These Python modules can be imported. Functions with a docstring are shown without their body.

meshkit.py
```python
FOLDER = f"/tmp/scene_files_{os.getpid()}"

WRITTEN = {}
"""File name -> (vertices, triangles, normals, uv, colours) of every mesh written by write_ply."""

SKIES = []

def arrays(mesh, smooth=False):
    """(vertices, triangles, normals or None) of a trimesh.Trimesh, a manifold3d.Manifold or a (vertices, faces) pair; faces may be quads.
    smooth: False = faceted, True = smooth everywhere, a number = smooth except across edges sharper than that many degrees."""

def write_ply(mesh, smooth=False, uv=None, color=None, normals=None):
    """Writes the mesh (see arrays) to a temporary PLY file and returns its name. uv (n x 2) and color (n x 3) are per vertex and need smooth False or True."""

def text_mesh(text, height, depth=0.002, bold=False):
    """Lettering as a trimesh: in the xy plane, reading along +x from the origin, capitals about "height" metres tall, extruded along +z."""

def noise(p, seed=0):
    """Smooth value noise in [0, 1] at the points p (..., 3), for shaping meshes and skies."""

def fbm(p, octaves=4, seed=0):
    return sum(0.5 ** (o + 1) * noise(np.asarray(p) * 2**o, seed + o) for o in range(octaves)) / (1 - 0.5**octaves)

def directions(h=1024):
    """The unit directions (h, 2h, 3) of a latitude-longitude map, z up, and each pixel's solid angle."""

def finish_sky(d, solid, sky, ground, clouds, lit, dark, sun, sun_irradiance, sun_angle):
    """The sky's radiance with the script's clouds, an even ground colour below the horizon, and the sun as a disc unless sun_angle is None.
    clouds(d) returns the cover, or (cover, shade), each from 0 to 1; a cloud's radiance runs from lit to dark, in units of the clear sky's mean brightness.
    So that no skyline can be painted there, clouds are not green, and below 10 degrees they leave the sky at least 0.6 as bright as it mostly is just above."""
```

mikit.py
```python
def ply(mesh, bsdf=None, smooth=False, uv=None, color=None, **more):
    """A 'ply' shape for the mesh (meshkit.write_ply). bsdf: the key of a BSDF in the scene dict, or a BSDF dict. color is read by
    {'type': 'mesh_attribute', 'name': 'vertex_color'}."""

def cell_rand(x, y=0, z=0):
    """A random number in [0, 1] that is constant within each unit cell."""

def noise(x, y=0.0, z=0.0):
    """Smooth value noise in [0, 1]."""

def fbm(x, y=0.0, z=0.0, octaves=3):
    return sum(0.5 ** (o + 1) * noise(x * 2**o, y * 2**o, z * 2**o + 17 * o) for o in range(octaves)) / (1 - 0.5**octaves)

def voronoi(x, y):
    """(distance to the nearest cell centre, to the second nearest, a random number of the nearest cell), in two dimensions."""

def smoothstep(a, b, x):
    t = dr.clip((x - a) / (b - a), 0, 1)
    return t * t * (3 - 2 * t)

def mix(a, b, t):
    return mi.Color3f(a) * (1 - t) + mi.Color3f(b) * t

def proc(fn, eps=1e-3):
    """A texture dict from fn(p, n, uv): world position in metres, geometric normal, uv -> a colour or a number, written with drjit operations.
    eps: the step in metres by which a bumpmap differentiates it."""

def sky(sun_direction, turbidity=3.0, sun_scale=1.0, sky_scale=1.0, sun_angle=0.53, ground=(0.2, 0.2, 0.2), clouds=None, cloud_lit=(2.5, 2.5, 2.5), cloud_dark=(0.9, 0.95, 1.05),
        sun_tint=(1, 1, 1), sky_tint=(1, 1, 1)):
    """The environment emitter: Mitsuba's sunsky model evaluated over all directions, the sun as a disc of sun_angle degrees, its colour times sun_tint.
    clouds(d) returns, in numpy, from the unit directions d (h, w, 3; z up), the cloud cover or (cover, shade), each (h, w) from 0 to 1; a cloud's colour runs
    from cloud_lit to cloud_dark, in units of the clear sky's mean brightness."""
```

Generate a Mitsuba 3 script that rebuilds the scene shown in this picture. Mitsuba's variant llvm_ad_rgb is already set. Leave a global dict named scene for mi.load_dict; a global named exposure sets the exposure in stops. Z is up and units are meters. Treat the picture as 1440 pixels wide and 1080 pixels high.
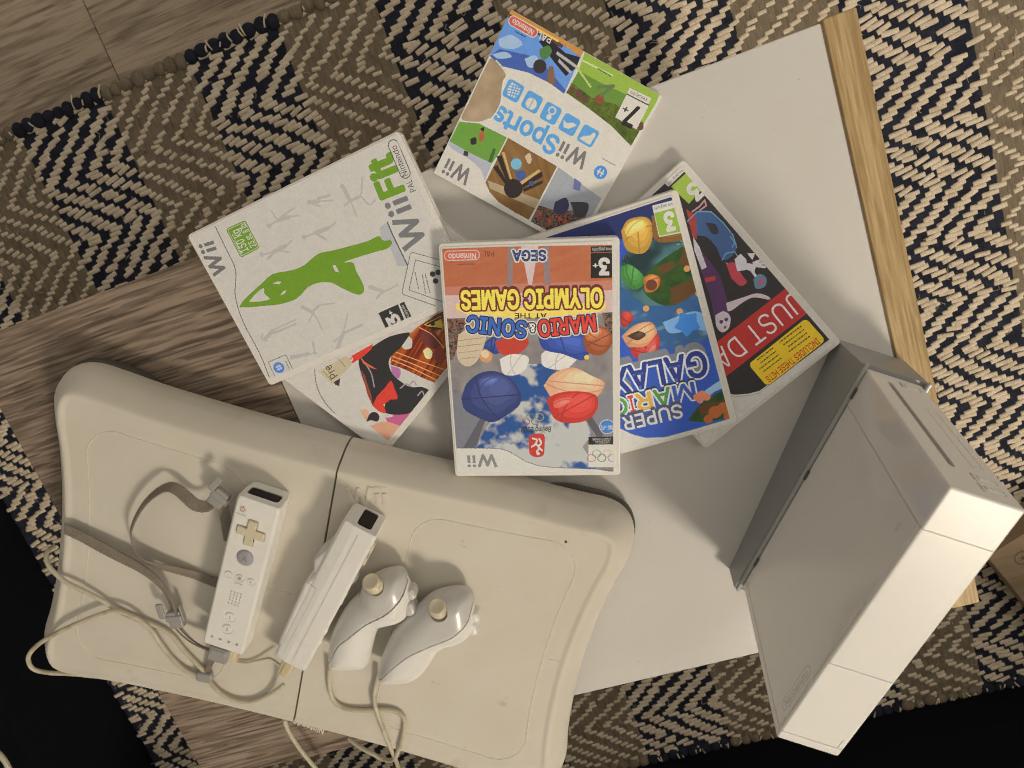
import math, random
import numpy as np, trimesh, shapely, drjit as dr, mitsuba as mi
import manifold3d as m3
from shapely.geometry import Polygon, LineString, Point, box
from shapely.ops import unary_union
from scipy.spatial import Delaunay
from shapely import affinity
import mikit, meshkit
from mikit import noise, fbm, cell_rand, voronoi, smoothstep, mix

scene, labels = {}, {}
T4 = mi.ScalarTransform4f
# ------------------------------------------------------------------ camera, lamps, exposure (table top at z = 0, floor at z = -0.40)
eye = np.array([0.5621, 0.4700, 0.5959]); fwd = np.array([-0.1734, -0.2489, -0.9529]); upv = [0.2942, 0.9103, -0.2913]
scene['camera'] = {'type': 'thinlens', 'fov': 69.39, 'fov_axis': 'x', 'aperture_radius': 0.0011, 'focus_distance': 0.63, 'near_clip': 0.01, 'far_clip': 50.0,
                   'to_world': T4().look_at(origin=eye.tolist(), target=(eye + fwd).tolist(), up=upv)}
exposure = 0.0
scene['room_light'] = {'type': 'constant', 'radiance': {'type': 'rgb', 'value': [0.372, 0.337, 0.283]}}          # light bounced about by the room
scene['unseen_key_lamp'] = {'type': 'sphere', 'center': [1.25, -1.55, 2.10], 'radius': 0.24,
                          'emitter': {'type': 'area', 'radiance': {'type': 'rgb', 'value': [80.0, 70.0, 56.0]}}}
labels['unseen_key_lamp'] = {'label': 'unseen round lamp beyond the dark sofa, placed to light the table', 'category': 'lamp'}  # out of view, placed for the shadows that run up the table
scene['unseen_overhead_lamp'] = {'type': 'disk', 'to_world': T4().translate([1.55, 0.55, 1.45]).rotate([1, 0, 0], 180).scale(0.42),
                         'emitter': {'type': 'area', 'radiance': {'type': 'rgb', 'value': [4.0, 3.56, 2.92]}}}
labels['unseen_overhead_lamp'] = {'label': 'unseen flat round lamp above the rug, placed to light its right side', 'category': 'lamp'}  # out of view, placed to brighten the right side of table and rug

# ------------------------------------------------------------------ helpers
def numbered(k):
    if k not in scene and k not in labels: return k
    i = 1
    while '%s_%03d' % (k, i) in scene or '%s_%03d' % (k, i) in labels: i += 1
    return '%s_%03d' % (k, i)
def put(key, mesh, bsdf, smooth=30, M=None, kind=None):
    if M is not None:
        mesh = tm(mesh); mesh.apply_transform(M)
    k = numbered(key); scene[k] = mikit.ply(mesh, bsdf, smooth=smooth)
    if kind: labels[k] = {'kind': kind}
    return k
def tag(k, label, cat, group=None):
    labels[k] = {'label': label, 'category': cat}
    if group: labels[k]['group'] = group
    return k
def tm(m):
    if hasattr(m, 'to_mesh'):
        q = m.to_mesh(); return trimesh.Trimesh(q.vert_properties[:, :3], q.tri_verts, process=False)
    return m.copy()
def cat(ms): return trimesh.util.concatenate([tm(m) for m in ms])
def frame(o, x, y, z):
    M = np.eye(4); M[:3, 0], M[:3, 1], M[:3, 2], M[:3, 3] = x, y, z, o; return M
def pose(x, y, th, z=0.0):
    c, s = math.cos(th), math.sin(th); return frame([x, y, z], [c, s, 0], [-s, c, 0], [0, 0, 1])
def rbox(w, l, h, r=0.002, seg=12, c=(0, 0, 0)):
    s = m3.Manifold.sphere(r, seg); dx, dy, dz = w / 2 - r, l / 2 - r, h / 2 - r
    return m3.Manifold.batch_hull([s.translate([a * dx + c[0], b * dy + c[1], e * dz + c[2]]) for a in (-1, 1) for b in (-1, 1) for e in (-1, 1)])
def cube(x0, x1, y0, y1, z0, z1): return m3.Manifold.cube([x1 - x0, y1 - y0, z1 - z0]).translate([x0, y0, z0])
def cyl(r, h, c=(0, 0, 0), seg=28, r2=None): return m3.Manifold.cylinder(h, r, r if r2 is None else r2, seg).translate(list(c))
def slab(w, l, h, rc=0.003, re=0.001, c=(0, 0, 0), seg=6):
    """a plate with rounded corners rc in plan and a softened edge re; c is the middle of its foot"""
    def ring(ins, z):
        p = box(-w / 2 + rc, -l / 2 + rc, w / 2 - rc, l / 2 - rc).buffer(max(rc - ins, 1e-5), quad_segs=seg).exterior.coords[:-1]
        return [(q[0] + c[0], q[1] + c[1], z + c[2]) for q in p]
    R = [ring(re, 0), ring(re * .3, re * .3), ring(0, re), ring(0, h - re), ring(re * .3, h - re * .3), ring(re, h)]
    return loft(R)
def loft(R, cap=True):
    n = len(R[0]); v = [p for r in R for p in r]; f = []
    for i in range(len(R) - 1):
        for k in range(n):
            a, b = i * n + k, i * n + (k + 1) % n; f += [[a, b, b + n], [a, b + n, a + n]]
    if cap:
        for i, flip in ((0, True), (len(R) - 1, False)):
            v.append(tuple(np.mean(np.array(R[i]), 0))); ci = len(v) - 1
            for k in range(n):
                a, b = i * n + k, i * n + (k + 1) % n; f.append([ci, b, a] if flip else [ci, a, b])
    return trimesh.Trimesh(np.array(v, float), np.array(f), process=False)
def spline(P, n=12):
    P = np.array(P, float); out = []
    Q = np.vstack([2 * P[0] - P[1], P, 2 * P[-1] - P[-2]])
    for i in range(1, len(Q) - 2):
        a, b, c, d = Q[i - 1], Q[i], Q[i + 1], Q[i + 2]
        for t in np.linspace(0, 1, n, endpoint=False):
            out.append(.5 * ((2 * b) + (c - a) * t + (2 * a - 5 * b + 4 * c - d) * t * t + (3 * b - a - 3 * c + d) * t ** 3))
    return np.array(out + [P[-1]])
def tube(P, r, seg=10):
    P = np.array(P, float); R = []
    for i in range(len(P)):
        t = P[min(i + 1, len(P) - 1)] - P[max(i - 1, 0)]; t /= np.linalg.norm(t)
        a = np.cross(t, [0, 0, 1.0]); a = np.array([1.0, 0, 0]) if np.linalg.norm(a) < 1e-3 else a / np.linalg.norm(a); b = np.cross(t, a)
        R.append([P[i] + r * (math.cos(k) * a + math.sin(k) * -b) for k in np.arange(seg) * 2 * math.pi / seg])
    return loft(R)
def ribbon(P, w, th, tilt):
    """a strap along P; tilt (degrees, per point or one) turns it from lying flat (0) to standing on edge (90)"""
    P = np.array(P, float); R = []
    tilt = np.interp(np.linspace(0, 1, len(P)), np.linspace(0, 1, len(np.atleast_1d(tilt))), np.atleast_1d(tilt))
    for i in range(len(P)):
        t = P[min(i + 1, len(P) - 1)] - P[max(i - 1, 0)]; t /= np.linalg.norm(t)
        h = np.cross([0, 0, 1.0], t); h /= np.linalg.norm(h); u = np.cross(t, h); a = math.radians(tilt[i])
        s = math.cos(a) * h + math.sin(a) * u; n = np.cross(t, s)
        R.append([P[i] + s * x * w / 2 + n * y * th / 2 for x, y in ((-.9, -1), (.9, -1), (1, -.4), (1, .4), (.9, 1), (-.9, 1), (-1, .4), (-1, -.4))])
    return loft(R)
def flat(poly, z=0.0, s=0.001):
    """triangles of a plane polygon (millimetres) as a mesh in metres"""
    ms = []
    for g in getattr(poly, 'geoms', [poly]):
        if g.geom_type != 'Polygon' or g.area < 0.004: continue
        v, f = trimesh.creation.triangulate_polygon(g, engine='earcut')
        v = np.asarray(v); f = np.asarray(f)
        a, b, c = v[f[:, 0]], v[f[:, 1]], v[f[:, 2]]
        neg = (b[:, 0] - a[:, 0]) * (c[:, 1] - a[:, 1]) - (b[:, 1] - a[:, 1]) * (c[:, 0] - a[:, 0]) < 0
        f[neg] = f[neg][:, ::-1]
        ms.append(trimesh.Trimesh(np.c_[v * s, np.full(len(v), z)], f, process=False))
    return trimesh.util.concatenate(ms) if ms else None
def extr(poly, h, z=0.0):
    ms = [trimesh.creation.extrude_polygon(g, h, engine='earcut') for g in getattr(poly, 'geoms', [poly]) if g.area > 1e-9]
    m = trimesh.util.concatenate(ms); m.apply_translation([0, 0, z]); return m

# ------------------------------------------------------------------ materials
def pr(key, rgb, rough=0.4, spec=0.5, coat=0.0, metallic=0.0, bump=None, sheen=0.0, eps=5e-4):
    base = {'type': 'principled', 'base_color': rgb if isinstance(rgb, dict) else {'type': 'rgb', 'value': [float(c) for c in rgb]}, 'roughness': rough if isinstance(rough, dict) else float(rough), 'specular': float(spec)}
    if coat: base['clearcoat'] = float(coat); base['clearcoat_gloss'] = 0.85
    if metallic: base['metallic'] = float(metallic)
    if sheen: base['sheen'] = float(sheen)
    if bump is not None: base = {'type': 'bumpmap', 'tex': mikit.proc(bump, eps=eps), 'scale': 1.0, 'bsdf': base}
    scene[key] = {'type': 'twosided', 'bsdf': base}; return key
# all flat inks share one material: the u of a printed shape picks its colour from this palette, noise gives the paper's mottling
_inks = []
def ink(rgb):
    k = tuple(round(float(c), 3) for c in rgb)
    if k not in _inks: _inks.append(k)
    return _inks.index(k)
def ink_col(p, n, uv):
    pal = np.array(_inks, np.float32); i = mi.UInt32(dr.clip(uv.x * 512, 0, len(_inks) - 1))
    c = mi.Color3f(*[dr.gather(mi.Float, mi.Float(np.ascontiguousarray(pal[:, k])), i) for k in range(3)])
    f = noise(p.x * 1500, p.y * 1500, 1) * .6 + noise(p.x * 3100, p.y * 3100, 5) * .4
    b = fbm(p.x * 210, p.y * 210, 3.0, 3)
    g = dr.mean(c)
    return c * (0.96 + 0.08 * b) * (0.92 + 0.16 * f) + 0.010 * f

def plank_col(p, n, uv):
    # planks run along x, 0.19 m wide; each has its own grain
    r = dr.floor((p.y + 0.025) / 0.19); k = dr.floor((p.x - 0.0275) / 1.2); y = p.y + 0.025 - r * 0.19; x = p.x - 0.0275 - k * 1.2
    h = cell_rand(r, k, 1); h2 = cell_rand(r, k, 2)
    yc = 0.035 + 0.10 * h; xc = 1.06 - 0.5 * h2
    wob = noise(x * 7, y * 26, r * 3.1) * .016 + noise(x * 2.2, y * 8, r + k * 7) * .022
    d = dr.sqrt(dr.square(y - yc + wob - .02) + dr.square((x - xc) * (0.06 + .05 * h)))
    g = 0.5 + 0.5 * dr.sin(6.2832 * d * 92)
    ring = g * g * g
    f = smoothstep(.22, .78, noise(x * 16, y * 250, 3) * .6 + noise(x * 34, y * 520, 9) * .4)
    b = noise(x * 6, y * 70, 4)
    t = dr.clip(ring * .36 + (f - .45) * .62 + (b - .5) * .6 + .1 + smoothstep(.64, .74, noise(x * 40, y * 900, 6)) * .3, 0, 1)
    return mix((0.445, 0.355, 0.26), (0.19, 0.14, 0.093), t) * (0.94 + 0.12 * h)
def taupe_col(p, n, uv):
    x, y = p.x, p.y + 0.010 * noise(p.x * 7, p.y * 6, 4)
    f = noise(x * 40, y * 640, 1) * .6 + noise(x * 26, y * 360, 5) * .4
    b = noise(x * 6, y * 60, 2)
    t = smoothstep(0.18, 0.82, f * .95 + b * .05)
    c = mix((0.142, 0.101, 0.075), (0.288, 0.223, 0.17), t)
    dark = smoothstep(0.60, 0.76, noise(x * 30, y * 540, 8)) * 0.42
    return c * (1 - dark) * (0.95 + 0.10 * noise(x * 4, y * 26, 11))
def taupe_bump(p, n, uv):
    y = p.y + 0.010 * noise(p.x * 7, p.y * 6, 4)
    return 0.0002 * (noise(p.x * 30, y * 330, 5) + .6 * noise(p.x * 46, y * 620, 1)) - 0.0003 * smoothstep(0.60, 0.76, noise(p.x * 30, y * 540, 8))
def oak_col(p, n, uv):
    x, y = p.x, p.y
    f = noise(x * 620, y * 34, 1) * .6 + noise(x * 1300, y * 80, 4) * .4
    b = noise(x * 90, y * 5, 6)
    return mix((0.296, 0.192, 0.078), (0.504, 0.368, 0.188), smoothstep(.2, .8, f * .6 + b * .4))
def laminate_col(p, n, uv):
    d, _, r = voronoi(p.x * 34, p.y * 34)
    sz = 0.009 + 0.018 * r * r
    speck = smoothstep(sz, sz * 0.5, d + 0.012 * (noise(p.x * 900, p.y * 900, 1) - .5)) * smoothstep(.55, .4, r)
    st = fbm(p.x * 9, p.y * 9, 2.0, 3)
    c = mix((0.526, 0.510, 0.485), (0.567, 0.555, 0.532), st)
    return mix(c, (0.092, 0.069, 0.054), speck * .85)
def yarn(a, b, k):
    def fn(p, n, uv):
        f = noise(p.x * 2600 + p.y * 300, p.y * 2600, k) * .5 + noise(p.x * 700, p.y * 900, k + 3) * .5
        t = noise(p.x * 75, p.y * 150, k + 7)
        return mix(a, b, dr.clip(f * .65 + t * .5 - .08, 0, 1))
    return fn
def taupe_yarn(p, n, uv):
    f = noise(p.x * 1500, p.y * 130, 3) * .65 + noise(p.x * 2600, p.y * 2600, 6) * .35
    t = noise(p.x * 75, p.y * 75, 10)
    return mix((0.115, 0.092, 0.065), (0.29, 0.238, 0.17), dr.clip(f * .8 + t * .35 - .08, 0, 1))
SPOTS = [(x, y, r) for (x, y), r in zip([(0.3581,0.0526),(0.3049,0.0853),(0.2918,0.0731),(0.3801,0.2085),(0.1523,0.4359)], (.009, .005, .006, .006, .004))]
def board_col(p, n, uv):
    st = fbm(p.x * 26, p.y * 26, 1.0, 4)
    c = mix((0.565, 0.525, 0.445), (0.625, 0.592, 0.522), st)
    d, _, r = voronoi(p.x * 46 + 3, p.y * 46)
    sz = 0.010 + 0.022 * r * r
    speck = smoothstep(sz, sz * .4, d + .02 * (noise(p.x * 700, p.y * 700, 2) - .5)) * smoothstep(.30, .2, r)
    smear = smoothstep(.62, .9, fbm(p.x * 60, p.y * 60, 8.0, 4)) * smoothstep(.55, .8, noise(p.x * 17, p.y * 17, 5)) * .22
    for sx, sy, sr in SPOTS:
        q = dr.sqrt(dr.square(p.x - sx) + dr.square(p.y - sy)) / sr
        smear = dr.maximum(smear, smoothstep(1.0, .2, q) * smoothstep(.40, .75, fbm(p.x * 330, p.y * 330, 4.0, 3)) * .55)
    return mix(mix(c, (0.336, 0.248, 0.16), smear), (0.136, 0.088, 0.056), speck * .8)
def dots_bump(p, n, uv):
    c, s = 0.8438, -0.5367
    u = c * p.x + s * p.y; v = -s * p.x + c * p.y
    return 0.00022 * dr.sin(u * 2400) * dr.sin(v * 2400)
def plastic_col(p, n, uv):
    st = fbm(p.x * 60, p.y * 60, p.z * 60, 3)
    g = smoothstep(.66, .8, noise(p.x * 240, p.y * 240, p.z * 240)) * smoothstep(.5, .7, noise(p.x * 45, p.y * 45, p.z * 45)) * .06
    return mix(mix((0.655, 0.642, 0.608), (0.70, 0.692, 0.668), st), (0.328, 0.271, 0.197), g)
def sky_ink(p, n, uv):
    c = smoothstep(.40, .54, fbm(p.x * 62 + 3, p.y * 62, 5.0, 4))
    return mix((0.027, 0.101, 0.359), (0.546, 0.577, 0.608), c)
def galaxy_ink(p, n, uv):
    c = smoothstep(.50, .72, fbm(p.x * 30, p.y * 70, 2.0, 4))
    return mix((0.035, 0.133, 0.367), (0.234, 0.367, 0.515), c)
def crowd_ink(p, n, uv):
    x, y = p.x * 900, p.y * 900
    r, q = cell_rand(dr.floor(x), dr.floor(y), 1), cell_rand(dr.floor(x), dr.floor(y), 2)
    return mix(mix((0.016, 0.016, 0.023), (0.265, 0.203, 0.172), r), (0.328, 0.07, 0.039), smoothstep(.82, .9, q))
def turf_ink(p, n, uv):
    return mix((0.02, 0.043, 0.009), (0.164, 0.234, 0.039), fbm(p.x * 160, p.y * 160, 7.0, 3)) * (0.75 + .5 * cell_rand(dr.floor(p.x * 1100), dr.floor(p.y * 1100), 4))
def track_ink(p, n, uv): return mix((0.484, 0.133, 0.066), (0.546, 0.211, 0.117), noise(p.x * 60, p.y * 300, 2) * .6 + noise(p.x * 1500, p.y * 1500, 4) * .4)
def stone_ink(p, n, uv): return mix((0.172, 0.164, 0.187), (0.359, 0.343, 0.359), fbm(p.x * 120, p.y * 120, 3.0, 4))
def ember_ink(p, n, uv):
    a = 0.62 * p.x - 0.78 * p.y; b = 0.78 * p.x + 0.62 * p.y
    s = noise(a * 700, b * 22, 1) * .5 + noise(a * 230, b * 12, 3) * .5
    return mix(mix((0.187, 0.02, 0.009), (0.468, 0.101, 0.02), smoothstep(.25, .6, s)), (0.663, 0.39, 0.172), smoothstep(.66, .8, s))
def planet_ink(p, n, uv): return mix(mix((0.009, 0.043, 0.014), (0.047, 0.133, 0.023), fbm(p.x * 190, p.y * 190, 2.0, 3)), (0.133, 0.066, 0.023), smoothstep(.55, .7, noise(p.x * 110, p.y * 110, 9)))
def nebula_ink(p, n, uv):
    st = smoothstep(.86, .95, cell_rand(dr.floor(p.x * 1500), dr.floor(p.y * 1500), 3)) * smoothstep(.45, .62, noise(p.x * 55, p.y * 55, 4))
    return mix(mix((0.014, 0.043, 0.058), (0.078, 0.211, 0.257), smoothstep(.35, .7, fbm(p.x * 48, p.y * 48, 6.0, 3))), (0.468, 0.53, 0.515), st)
def torn_col(p, n, uv): return mix((0.355, 0.262, 0.173), (0.562, 0.458, 0.337), fbm(p.x * 110, p.y * 110, 5.0, 4))
def parquet_ink(p, n, uv): return mix((0.164, 0.082, 0.027), (0.328, 0.195, 0.078), noise(p.x * 500, p.y * 60, 1) * .5 + noise(p.x * 60, p.y * 60, 2) * .5)
def strap_col(p, n, uv): return mix((0.14, 0.117, 0.095), (0.297, 0.257, 0.211), noise(p.x * 1300, p.y * 1300, p.z * 1300) * .6 + noise(p.x * 90, p.y * 90, p.z * 90) * .4)
def strap_bump(p, n, uv): return 0.00025 * noise(p.x * 1300, p.y * 1300, p.z * 1300)
def cable_col(p, n, uv):
    d = smoothstep(.6, .78, noise(p.x * 120, p.y * 120, p.z * 120)) * .35 + smoothstep(.55, .8, noise(p.x * 500, p.y * 500, p.z * 500)) * .12
    return mix((0.475, 0.435, 0.335), (0.26, 0.19, 0.115), d)
def card_col(p, n, uv): return mix((0.20, 0.145, 0.09), (0.30, 0.225, 0.15), noise(p.x * 14, p.y * 260, 1) * .6 + noise(p.x * 40, p.y * 40, 2) * .4)

P_ = mikit.proc
pr('print_ink', P_(ink_col), 0.34, 0.45, coat=0.35)
pr('mat_plank', P_(plank_col), 0.45, 0.4)
pr('mat_taupe', P_(taupe_col), 0.55, 0.35, bump=taupe_bump, eps=3e-4)
pr('mat_oak', P_(oak_col), 0.5, 0.35)
pr('mat_laminate', P_(laminate_col), 0.42, 0.4)
pr('mat_table_edge', (0.553, 0.521, 0.474), 0.45)
pr('mat_cream_yarn', P_(yarn((0.50, 0.41, 0.295), (0.83, 0.73, 0.585), 1)), 0.9, 0.15, sheen=0.3)
pr('mat_navy_yarn', P_(yarn((0.009, 0.011, 0.018), (0.036, 0.041, 0.064), 2)), 0.9, 0.12)
pr('mat_taupe_yarn', P_(taupe_yarn), 0.9, 0.12)
pr('mat_rug_base', (0.07, 0.055, 0.038), 0.95, 0.05)
pr('mat_sofa', (0.006, 0.0065, 0.010), 0.9, 0.08)
pr('mat_board', P_(board_col), 0.48, 0.4, bump=dots_bump, eps=2e-4)
pr('mat_board_base', (0.072, 0.068, 0.064), 0.35)
pr('mat_dark', (0.008, 0.008, 0.008), 0.6)
pr('mat_subfloor', (0.30, 0.22, 0.14), 0.8)
pr('mat_white', P_(plastic_col), 0.22, 0.5)
pr('mat_case', (0.675, 0.665, 0.64), 0.3, 0.5)
pr('mat_console', (0.69, 0.675, 0.645), 0.30, 0.25)
pr('mat_console_gloss', (0.665, 0.65, 0.62), 0.07, 0.5)
pr('mat_stand', (0.238, 0.244, 0.244), 0.38, 0.45)
pr('mat_stand_lip', (0.361, 0.366, 0.361), 0.3, 0.5)
pr('mat_grey', (0.284, 0.276, 0.261), 0.35)
pr('mat_greyplate', (0.498, 0.49, 0.474), 0.25)
pr('mat_yellowed', (0.521, 0.438, 0.269), 0.4)
pr('mat_cream_plastic', (0.553, 0.498, 0.363), 0.4)
pr('mat_black_gloss', (0.008, 0.006, 0.007), 0.35, 0.15)
pr('mat_cable', P_(cable_col), 0.42)
pr('mat_strap', P_(strap_col), 0.9, 0.1, bump=strap_bump, eps=2e-4)
pr('mat_metal', (0.50, 0.46, 0.38), 0.3, 0.5, metallic=0.8)
pr('mat_smoke', (0.30, 0.30, 0.33), 0.12, 0.5, coat=0.6)
pr('mat_red', (0.42, 0.05, 0.03), 0.4)
pr('mat_mark', (0.17, 0.16, 0.15), 0.5)
pr('mat_emboss', P_(board_col), 0.5, 0.4)
pr('mat_torn', P_(torn_col), 0.85, 0.1)
pr('mat_card', P_(card_col), 0.8, 0.15)
pr('mat_card_mark', (0.09, 0.06, 0.035), 0.8, 0.1)
for k, fn in dict(sky=sky_ink, galaxy=galaxy_ink, crowd=crowd_ink, turf=turf_ink, track=track_ink, stone=stone_ink, ember=ember_ink, planet=planet_ink, nebula=nebula_ink, parquet=parquet_ink).items():
    pr('print_' + k, P_(fn), 0.32, 0.45)

# ------------------------------------------------------------------ floor (setting)
FZ = -0.400
put('floor', cube(-3, 4, -3, 4, FZ - .03, FZ - .011), 'mat_subfloor', smooth=False); labels['floor'] = {'kind': 'structure'}
for r in range(-8, 9):
    y0 = -0.025 + r * 0.19; off = 0.0275 if r == 4 else ((r * 0.437) % 1.2)
    for k in range(-2, 3):
        x0 = off + k * 1.2
        if x0 > 2.2 or x0 + 1.2 < -1.6: continue
        put('floor__plank', slab(1.1988, 0.1888, 0.010, 0.0006, 0.0006, (x0 + .6, y0 + .095, FZ - .010), 1), 'mat_plank', smooth=20)

# ------------------------------------------------------------------ woven rug
rng = random.Random(7)
RX0, RX1, RY0, RY1, RZ = -0.450, 1.36, -0.462, 0.752, FZ
tag('rug', 'flat woven rug with cream zigzags over navy and taupe bands under the table', 'rug')
put('rug__backing', cube(RX0, RX1, RY0, RY1, RZ + .0005, RZ + .0034), 'mat_rug_base', smooth=False)
def stitch_unit(nx=5, ny=4):
    v, f = [], []
    ts = (-1, -.95, -.5, 0, .5, .95, 1); nx = len(ts) - 1
    for t in ts:
        e = max(0.0, 1 - abs(t) ** 16.0) ** .5
        for j in range(ny + 1):
            a = math.pi * j / ny; v.append((t / 2, -math.cos(a) / 2 * (.8 + .2 * e), max(math.sin(a), 0) ** .55 * (e * .85 + .15)))
    for i in range(nx):
        for j in range(ny):
            a = i * (ny + 1) + j; f += [[a, a + ny + 1, a + ny + 2], [a, a + ny + 2, a + 1]]
    return np.array(v), np.array(f)
SV, SF = stitch_unit(); SVB, SFB = stitch_unit(4, 4)
# make sure faces look up
def _up(v, f):
    n = np.cross(v[f[:, 1]] - v[f[:, 0]], v[f[:, 2]] - v[f[:, 0]])
    return f if n[:, 2].sum() > 0 else f[:, ::-1]
SF, SFB = _up(SV, SF), _up(SVB, SFB)
def band(x): return x < -0.26 or (x + 0.135) % 0.26 < 0.135            # True in a navy band
cream, navy, taupe = [], [], []
def tri(y, P): t = (y / P) % 1.0; return abs(2 * t - 1)
ROW, PER, LX = 0.0060, 0.150, 0.0335
nr = int((RY1 - RY0) / ROW); Y_APEX = 0.668
for j in range(nr):
    y = RY0 + (j + .5) * ROW
    yj = y + .0035 * math.sin(j * .37) * math.sin(j * .11 + 1)
    shift = tri(yj - Y_APEX - PER / 2, PER) * (PER / 2 / ROW) * 0.0081
    i0 = int((RX0 - shift) / LX) - 2
    for i in range(i0, int((RX1 - shift) / LX) + 3):
        x = i * LX + shift + rng.gauss(0, .0014); x += .006 * (meshkit.noise(np.array([x * 14, y * 14, 1.0])) - .5) + .004 * (meshkit.noise(np.array([i * 3.3, y * 60, 5.0])) - .5)
        if not (RX0 + .006 < x < RX1 - .006): continue
        nav = band(x)
        sub = (0.0,)
        for s_ in sub:
            xx = x + s_
            if band(xx) != nav or xx > RX1 - .006: continue
            L = rng.uniform(.0170, .0215) if nav else rng.uniform(.0108, .0135)
            if rng.random() < .02: continue
            W = rng.uniform(.0060, .0071) if nav else rng.uniform(.0048, .0059)
            if rng.random() < .10: xx += rng.uniform(-.007, .007)
            cream.append((xx, y + rng.gauss(0, .0006), L, W, rng.gauss(.13, .10), rng.uniform(.0015, .0025)))
CW = 0.0098
for i in range(int((RX1 - RX0) / CW)):
    x = RX0 + (i + .5) * CW; y = RY0 + rng.uniform(-.01, 0)
    while y < RY1:
        L = rng.uniform(.012, .017)
        (navy if band(x) else taupe).append((x + rng.gauss(0, .0006), min(y + L / 2, RY1 - .004), L, rng.uniform(.0104, .0118), math.pi / 2 + rng.gauss(0, .035), rng.uniform(.0008, .0015)))
        y += L * rng.uniform(.80, .90)
def under_table(x, y): return 0.10 < x < 0.62 and 0.12 < y < 0.38
def stitches(L, V, F, z):
    L = [s for s in L if not under_table(s[0], s[1])]
    a = np.array(L); c, s = np.cos(a[:, 4]), np.sin(a[:, 4])
    X = V[None, :, 0] * a[:, 2:3]; Y = V[None, :, 1] * a[:, 3:4]; Z = V[None, :, 2] * a[:, 5:6]
    P = np.stack([a[:, 0:1] + c[:, None] * X - s[:, None] * Y, a[:, 1:2] + s[:, None] * X + c[:, None] * Y, z + Z], -1)
    f = (F[None] + (np.arange(len(a)) * len(V))[:, None, None]).reshape(-1, 3)
    return trimesh.Trimesh(P.reshape(-1, 3), f, process=False)
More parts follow.
